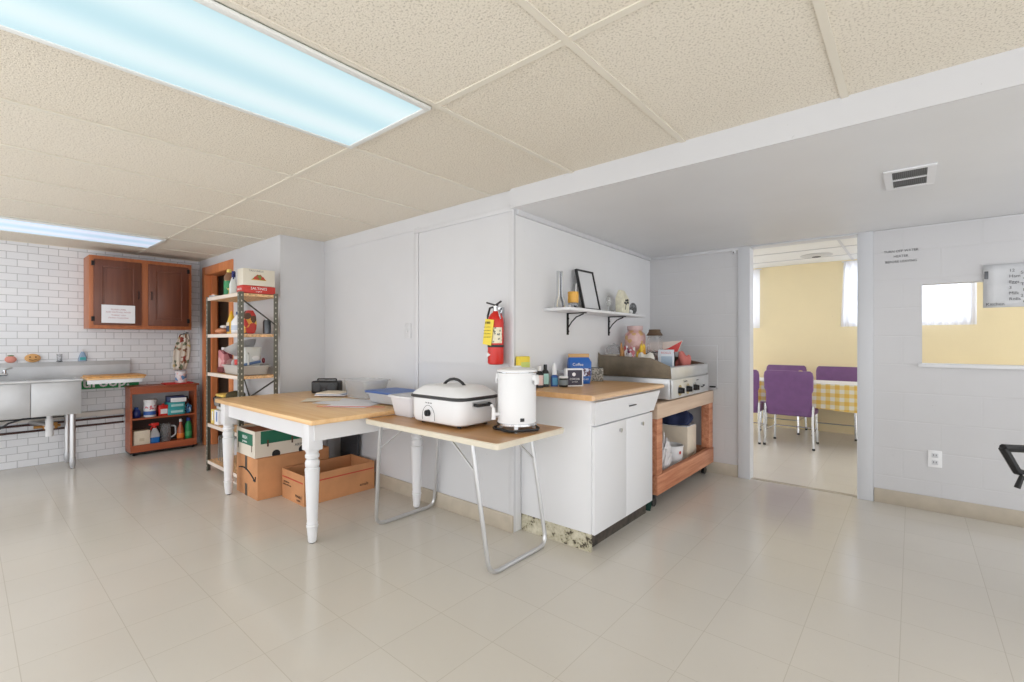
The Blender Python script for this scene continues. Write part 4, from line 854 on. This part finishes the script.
for z in SZ:
    s_ = B(.004, .004, z-.026, RL-.004, RD-.004, z-.004).build('shelf', OSB, t)
    B(.0365, .0001, z-.030, RL-.0365, .0036, z, bev=.001).build('edge_strip', PALE, s_)
for a_, b_ in (((RL-.003, .02, 1.50), (RL-.003, RD-.02, 1.30)), ((RL-.003, RD-.02, .84), (RL-.003, .06, .70)), ((.03, RD-.004, .84), (.30, RD-.004, .50))): MB().tube([a_, b_], .0065, seg=6).build('brace', M('brace_dark', (74, 74, 70), .5, .3), t)
RX, RY = -4.83, 1.42
def S(dx, dy, k): return (RX+dx, RY+dy, SZ[k]+.0005)
t = jar('juice_bottle', 'tall green labelled bottle with yellow cap on the rack top', 'bottle', S(.205, .12, 4), [(.038, 0), (.042, .006), (.042, .175), (.030, .205), (.016, .22)], M('amber_liquid', (150, 110, 84), .25, trans=.15), [(.019, .2205), (.021, .223), (.021, .245), (.018, .248)], M('cap_yellow', (226, 200, 110), .4), (.0425, .012, .145), patches('juice_label', [(40, 130, 84), (60, 150, 96), (50, 140, 90), (214, 200, 120)], 40, .5))
spray('spray_bottle', 'white spray bottle with blue trigger on the rack top', S(.395, .09, 4), M('spray_white', (226, 232, 230), .4), None, M('trigger_navy', (36, 44, 110), .4), .225, rz=1.2, w=.10, d=.06, band=M('pale_green_label', (200, 222, 206), .5))
t = thing('black_jug', 'black bottle between the juice bottle and the spray bottle', 'bottle', S(.31, .22, 4)); MB().lathe([(.04, 0), (.045, .01), (.045, .10), (.02, .15), (.015, .165)]).build('body', BLACK, t); MB().cyl((0, 0, .165), (0, 0, .185), .018).build('cap', BLACK, t)
t = thing('foil_tray', 'shallow silver tray on the rack top below the bottles', 'tray', S(.09, .05, 4)); MB().loft([rr(0, 0, .13, .07, .02, 0), rr(0, 0, .14, .08, .02, .018), rr(0, 0, .13, .07, .02, .018), rr(0, 0, .125, .055, .02, .003)]).build('tray', ALU, t)
t = thing('snack_bar', 'small orange and pink wrapped bar in the silver tray', 'snack', (RX+.08, RY+.04, SZ[4]+.019)); B(-.03, -.015, 0, .03, .015, .014, bev=.005).build('wrapper', M('wrap_orange', (224, 150, 90), .4), t); B(-.002, -.0155, .0005, .02, .0153, .0145, bev=.005).build('pink_end', M('wrap_pink', (224, 160, 160), .4), t)
t = thing('flat_red_box', 'flat red box lying under the cream taco box', 'box', S(.711, .15, 4)); B(-.06, -.125, 0, .06, .13, .060, bev=.002).build('carton', M('box_red', (200, 60, 50), .5), t)
text('NACHO', .024, INKW, t, (0, -.1254, .022)); text('SALTINES', .030, INKW, t, (.0604, .0, .028), '+x'); text('original', .016, INKW, t, (.0604, 0, .010), '+x')
t = thing('taco_box', 'cream box with a taco picture on the top of the rack', 'box', (RX+.711, RY+.15, SZ[4]+.062)); B(-.06, -.12, 0, .06, .125, .135, bev=.002).build('carton', M('taco_cream', (222, 216, 200), .5), t)
m = MB().prism([(-.06+.0, .045)]+[(-.06+.12*k/10, .045+.04*math.sin(PI*k/10)) for k in range(1, 10)]+[(.06, .045)], 'x', .0602, .0612); m.build('taco_print', M('taco_yellow', (214, 170, 80), .5), t)
MB().prism([(-.05+.10*k/8, .052+.04*math.sin(PI*k/8)+.006*math.sin(k*3)) for k in range(9)], 'x', .0613, .0618).build('filling_print', patches('filling', [(160, 90, 50), (110, 140, 60), (190, 60, 40)], 60, .5), t)
text('TACO SHELLS', .018, INK, t, (.0604, -.02, .113), '+x')
t = thing('mustard_bottle', 'yellow squeeze bottle with blue label on the second shelf', 'bottle', S(.345, .09, 3))
MB().loft([rr(0, 0, .085, .055, .022, 0), rr(0, 0, .09, .06, .024, .02), rr(0, 0, .085, .055, .022, .10), rr(0, 0, .04, .035, .014, .155), rr(0, 0, .028, .028, .012, .17)]).build('body', M('mustard', (232, 186, 60), .4), t); MB().cyl((0, 0, .17), (0, 0, .20), .014, .005).build('cap', M('mustard_cap', (236, 176, 30), .4), t)
B(-.030, -.0305, .02, .035, -.0295, .07).build('label_panel', M('label_navy', (50, 66, 96), .5), t); B(-.030, -.0306, .072, .035, -.0296, .10).build('label_top', CREAM, t)
t = jar('milk_jug', 'white jug with dark blue cap behind the front rack post', 'jug', S(.53, .09, 3), [(.055, 0), (.062, .01), (.062, .10), (.03, .15), (.022, .16)], WHITEP, [(.026, .1605), (.028, .165), (.026, .185)], M('cap_blue', (50, 70, 120), .4), (.0625, .03, .07), M('pale_blue_band', (190, 200, 214), .5))
t = thing('sandwich_bread', 'flat orange brown bread packet at the left of second shelf', 'bread', S(.12, .09, 3)); mb = MB().sph((0, 0, .028), .085, .05, .028); mb.build('packet', M('bread', (190, 128, 92), .5, var=.15, vs=30), t); MB().sph((.05, 0, .066), .042, .03, .014).build('bun', WHITEP, t)
t = thing('cereal_bag', 'tall red yellow and white bag behind the front rack post', 'bag', S(.675, .11, 3))
MB().loft([rr(0, 0, .08, .09, .02, 0), rr(0, 0, .085, .10, .02, .08), rr(0, 0, .08, .09, .02, .15), rr(0, 0, .085, .04, .01, .19)]).build('bag', patches('cereal_print', [(200, 50, 40), (226, 160, 60), (222, 200, 190), (190, 60, 50), (230, 190, 90), (90, 60, 40)], 22, .45), t)
t = thing('can', 'slim dark grey can at the far end of the second shelf', 'can', S(.715, .235, 3)); MB().lathe([(.028, 0), (.031, .003), (.031, .10), (.024, .115)]).build('body', M('can_grey', (96, 100, 106), .35, .6), t); MB().cyl((0, 0, .115), (0, 0, .119), .022).build('lid', ALU, t)
# third shelf
t = thing('plastic_wrap_roll', 'white roll standing at the left of the third shelf', 'roll', S(.09, .12, 2)); MB().lathe([(.022, 0), (.024, .003), (.024, .22), (.02, .223)]).build('roll', WHITEP, t); MB().lathe([(.0245, .01), (.025, .011), (.025, .06), (.0245, .061)]).build('band', CREAM, t)
t = thing('ham_package', 'pink and dark packaged meat on the third shelf', 'package', S(.17, .10, 2), .1)
B(-.055, -.04, 0, .055, .04, .20, bev=.012).build('package', patches('ham', [(206, 150, 150), (190, 120, 124), (216, 170, 168), (120, 50, 60)], 16, .4), t); B(-.055, -.045, 0, .055, -.0402, .05, bev=.002).build('dark_band', M('maroon', (110, 34, 36), .5), t)
t = tub('grey_dish_pan', 'long grey plastic dish pan on the third shelf', 'pan', S(.50, .15, 2), .44, .22, .075, M('pan_grey', (190, 186, 180), .45), .9)
t = thing('white_pitcher', 'white plastic pitcher in the grey dish pan', 'pitcher', (RX+.58, RY+.15, SZ[2]+.008)); MB().loft([rr(0, 0, .12, .12, .03, 0), rr(0, 0, .15, .15, .03, .22), rr(0, 0, .14, .14, .03, .22), rr(0, 0, .11, .11, .03, .008)]).build('body', M('pitcher_white', (214, 216, 212), .4), t)
MB().sph((.076, .02, .13), .002, .03, .02).build('emblem', INKW, t); MB().tube([(.074, -.04, .17), (.11, -.05, .16), (.11, -.05, .07), (.066, -.04, .05)], .007, fillet=.02).build('handle', M('pitcher_white', ()), t)
t = thing('metal_colander', 'shiny grey metal colander tilted on the third shelf', 'colander', (RX+.40, RY+.14, SZ[2]+.245)); mb = MB().lathe([(.02, -.09), (.06, -.08), (.11, -.03), (.13, 0), (.126, 0), (.105, -.026), (.055, -.074)], seg=28); c_ = mb.build('bowl', STEEL, t); c_.rotation_euler = (.25, -.35, 0)
crumple('plastic_bag', 'white plastic bag with red print under the metal colander', 'bag', (RX+.39, RY+.13, SZ[2]+.008), .055, .06, .115, BAG, 5)
t = thing('red_cap_jar', 'red capped jar standing in the dish pan', 'jar', (RX+.47, RY+.10, SZ[2]+.008)); MB().lathe([(.025, 0), (.027, .003), (.027, .065), (.024, .07)]).build('jar', FROST, t); MB().cyl((0, 0, .07), (0, 0, .115), .028).build('cap', RED, t)
t = thing('blue_scissors', 'blue scissors with dark red handles resting in the pan', 'scissors', (RX+.665, RY+.15, SZ[2]+.08)); m = MB().tube([(0, -.10, .0), (.005, .05, .028)], .011, seg=8); m.build('blade', M('denim_blue', (96, 124, 168), .4), t)
MB().tube([(.005+.018*math.cos(a), .075, .036+.018*math.sin(a)) for a in [2*PI*k/12 for k in range(13)]], .006, seg=6).build('handle', M('dark_red', (120, 34, 44), .4), t)
# fourth shelf and bottom
t = thing('tool_case', 'black and yellow open tool case on the fourth shelf', 'case', S(.16, .15, 1)); z0 = .205
B(-.13, -.10, z0-.055, .17, .11, z0+.03, bev=.01).build('case', patches('case_pattern', [(46, 40, 34), (90, 84, 74), (150, 146, 146), (60, 50, 40)], 16, .5), t)
B(-.12, -.09, z0+.031, .06, .10, z0+.055, bev=.008).build('yellow_tray', M('yel_wrap', (222, 188, 96), .5, var=.15, vs=20), t); MB().sph((.11, .0, z0+.05), .06, .08, .04).build('dark_cloth', M('olive_dark', (70, 64, 42), .8), t)
MB().tube([(-.12, -.09, z0-.05), (-.12, -.10, z0+.02), (-.08, -.10, z0+.028)], .009).build('frame_tube', BLACK, t)
B(-.12, -.08, 0, .16, .10, z0-.056, bev=.004).build('white_base_box', M('base_box', (222, 222, 224), .6), t)
t = thing('yellow_carton', 'small yellow edged white carton below the tool case', 'box', S(.10, .02, 1)); B(-.04, -.0, 0, .02, .045, .125, bev=.002).build('carton', M('carton_yel', (234, 210, 120), .5), t) ; B(-.01, -.0012, .03, .02, -.0002, .11).build('white_panel', PAPER, t)
t = thing('white_blue_carton', 'white carton with a blue stripe beside the yellow edged one', 'box', S(.19, .02, 1)); B(-.045, 0, 0, .05, .045, .125, bev=.002).build('carton', PAPER, t); B(.005, -.0012, .03, .03, -.0002, .115).build('blue_stripe', BLUE, t)
t = thing('wire_rack', 'grey wire rack standing on the lowest shelf', 'rack', S(.25, .14, 0)); m = MB()
for k in range(7): m.tube([(-.12+.04*k, -.08, .0), (-.12+.04*k, -.08, .22), (-.12+.04*k, .08, .22), (-.12+.04*k, .08, 0)], .003, seg=6, fillet=.02)
m.tube([(-.12, -.08, .10), (.12, -.08, .10)], .003, seg=6).tube([(-.12, .08, .10), (.12, .08, .10)], .003, seg=6); m.build('wire_frame', M('wire_grey', (140, 140, 138), .4, .6), t)
tag(B(0, 0, 0, .30, .25, .012, bev=.003).build('cardboard_sheet', M('pale_card', (216, 204, 192), .7), None, (RX+.38, RY+.02, .0005)), 'flat pale cardboard sheet on the floor under the rack', 'cardboard')
t = thing('floor_brush', 'white handled squeegee leaning inside the wooden door frame', 'squeegee', (-5.32, 1.83, 0)); MB().tube([(0, 0, .04), (.02, .02, 1.75)], .012).build('pole', WHITEP, t); B(-.12, -.02, .0, .12, .02, .04, bev=.008).build('head', DARK, t)
t = thing('closet_shelves', 'dark metal shelves inside the closet behind the door frame', 'shelving', (-6.0, 2.2, 0))
m = MB()
for z in (.5, 1.0, 1.5): m.box(0, 0, z, .9, .4, z+.02)
m.build('shelf', DARK, t)
for x, y in ((0, 0), (.88, 0), (0, .38), (.88, .38)): B(x, y, 0, x+.02, y+.02, 1.7).build('post', BLACKM, t)

# ================================================================== CHAIR AT THE RIGHT EDGE
t = thing('arm_chair', 'black armed chair mostly outside the frame at the right edge', 'chair', (.659, 2.888, 0), math.radians(-49.5))
B(-.22, -.13, .43, .22, .25, .49, bev=.02).build('seat', BLACK, t)
MB().loft([rr(0, .25, .40, .035, .016, .56), rr(0, .27, .42, .035, .016, .72), rr(0, .30, .38, .03, .014, .95)]).build('backrest', BLACK, t)
for s in (-1, 1):
    MB().tube([(s*.27, -.24, .70), (s*.275, .05, .685), (s*.27, .22, .67)], .017, seg=10).tube([(s*.27, -.24, .70), (s*.265, -.185, .60), (s*.258, -.10, .572)], .016).tube([(s*.255, -.195, .53), (s*.252, -.18, .575), (s*.25, .10, .565)], .011).build('armrest', BLACK, t)
    MB().box(s*.255-.012, -.175, .578, s*.255+.012, .06, .59, bev=.003).build('arm_plate', STEEL, t)
    MB().tube([(s*.25, .0, .55), (s*.21, .0, .46)], .012).build('arm_support', BLACK, t)
    for y in (-.10, .21): MB().tube([(s*.19, y, .44), (s*.20, y*1.05, .0)], .012).build('leg', BLACKM, t)
MB().tube([(-.15, .2, .45), (-.15, .27, .60)], .012).tube([(.15, .2, .45), (.15, .27, .60)], .012).build('back_support', BLACKM, t)

# ================================================================== DINING ROOM
t = thing('dining_chair', 'purple vinyl chair with its back to the doorway centre', 'chair', (-1.03, 6.09, 0), 0, 'purple dining chairs')
def chair_parts(t):
    bl = []
    for z, w, y in ((.40, .42, -.205), (.44, .44, -.21), (.60, .44, -.225), (.64, .47, -.23), (.78, .475, -.245), (.82, .46, -.25), (.84, .42, -.25)):
        bl.append(rr(0, y, w, .04, .018, z))
    MB().loft(bl).build('backrest', PURPLE, t); 
    MB().loft([rr(0, 0, .43, .40, .05, .345), rr(0, 0, .46, .43, .06, .36), rr(0, 0, .46, .43, .06, .40), rr(0, 0, .42, .39, .05, .42)]).build('seat', PURPLE, t)
    for sx in (-1, 1):
        l = MB().tube([(sx*.235, -.225, .0), (sx*.225, -.215, .30), (sx*.232, -.225, .47)], .0125).build('rear_leg', CHROME, t)
        MB().cyl((sx*.235, -.225, 0), (sx*.235, -.225, .02), .015).build('foot_cap', BLACK, l)
        l = MB().tube([(sx*.215, .20, .0), (sx*.205, .18, .35)], .0125).build('front_leg', CHROME, t)
        MB().cyl((sx*.215, .20, 0), (sx*.215, .20, .02), .015).build('foot_cap', BLACK, l)
    MB().tube([(-.215, .19, .17), (.215, .19, .17)], .006).tube([(-.22, -.22, .17), (-.21, .19, .17)], .006).tube([(.22, -.22, .17), (.21, .19, .17)], .006).build('stretcher', CHROME, t)
chair_parts(t)
copy_tree(t, None, (-1.555, 6.06, 0), .04, 'purple vinyl chair cut off by the left side of the doorway')
copy_tree(t, None, (-1.29, 7.0-.05, 0), PI, 'purple vinyl chair half hidden behind the centre chair')
copy_tree(t, None, (-.71, 6.95, 0), PI, 'purple vinyl chair across the table at the doorway right')
t = thing('dining_table', 'long dining table hidden under a checked cloth', 'table', (-.70, 6.42, 0))
B(-1.2, -.25, .665, 1.2, .25, .69, bev=.004).build('tabletop', WHITE, t)
for x, y in ((-1.15, -.12), (1.15, -.12), (-1.15, .12), (1.15, .12)): MB().tube([(x, y, 0), (x, y, .665)], .014).build('leg', ALU, t)
GING = NT('yellow_gingham'); _g = GING.geo()
_s = GING.n('ShaderNodeSeparateXYZ'); GING.l(_g, _s.inputs[0])
def _stripe(o):
    m = GING.n('ShaderNodeMath', operation='MULTIPLY'); GING.l(o, m.inputs[0]); m.inputs[1].default_value = 1/.085
    f = GING.n('ShaderNodeMath', operation='FRACT'); GING.l(m.outputs[0], f.inputs[0])
    g = GING.n('ShaderNodeMath', operation='GREATER_THAN'); GING.l(f.outputs[0], g.inputs[0]); g.inputs[1].default_value = .5; return g.outputs[0]
_a = GING.n('ShaderNodeMath', operation='ADD'); GING.l(_stripe(_s.outputs[0]), _a.inputs[0])
_yz = GING.n('ShaderNodeMath', operation='ADD'); GING.l(_s.outputs[1], _yz.inputs[0]); GING.l(_s.outputs[2], _yz.inputs[1]); GING.l(_stripe(_s.outputs[2]), _a.inputs[1])
_h = GING.n('ShaderNodeMath', operation='MULTIPLY'); GING.l(_a.outputs[0], _h.inputs[0]); _h.inputs[1].default_value = .5
GING.l(GING.ramp(_h.outputs[0], [(0, (238, 232, 218)), (.5, (236, 212, 146)), (1, (234, 192, 92))]), GING.b.inputs['Base Color']); GING.b.inputs['Roughness'].default_value = .7
t = thing('tablecloth', 'yellow and white checked tablecloth with its top painted white for overexposure', 'tablecloth', (-.70, 6.42, .692))
def per(z, amp, e=0):
    out = []; W2, D2 = 1.215+e, .265+e
    pts = [(-W2+2*W2*k/60, -D2) for k in range(60)]+[(W2, -D2+2*D2*k/16) for k in range(16)]+[(W2-2*W2*k/60, D2) for k in range(60)]+[(-W2, D2-2*D2*k/16) for k in range(16)]
    for i, (x, y) in enumerate(pts):
        o = amp*math.sin(i*.9)+amp*.6*math.sin(i*.37); zz = z-(.06*(x+.35) if z < -.2 else 0)
        out.append((x+(o if abs(abs(x)-W2) < 1e-6 else 0), y+(o if abs(abs(y)-D2) < 1e-6 else 0), zz))
    return out
MB().loft([per(0, 0), per(-.10, .004, .003), per(-.258, .012, .008)], False, False).build('checked_skirt', GING.m, t, ang=180)
B(-1.214, -.264, 0, 1.214, .264, .003).build('overexposed_top', M('overexposed_cloth', (236, 234, 232), .7), t)
t = thing('yellow_napkin', 'small yellow folded napkin on the dining table', 'napkin', (-1.0, 6.42, .696)); MB().sph((0, 0, .06), .055, .04, .06).build('fold', M('napkin_yellow', (232, 206, 120), .7), t); MB().sph((-.04, 0, .05), .03, .03, .045).build('white_fold', WHITE, t)
t = thing('ceiling_diffuser', 'round grey white vent on the dining room ceiling', 'vent', (-.86, 6.55, HD-.02)); MB().lathe([(.16, .019), (.165, .015), (.12, .006), (.05, 0)], seg=36).build('cone', M('vent_grey', (196, 197, 198), .4), t); MB().cyl((0, 0, -.004), (0, 0, .0), .045).build('centre', DARK, t)
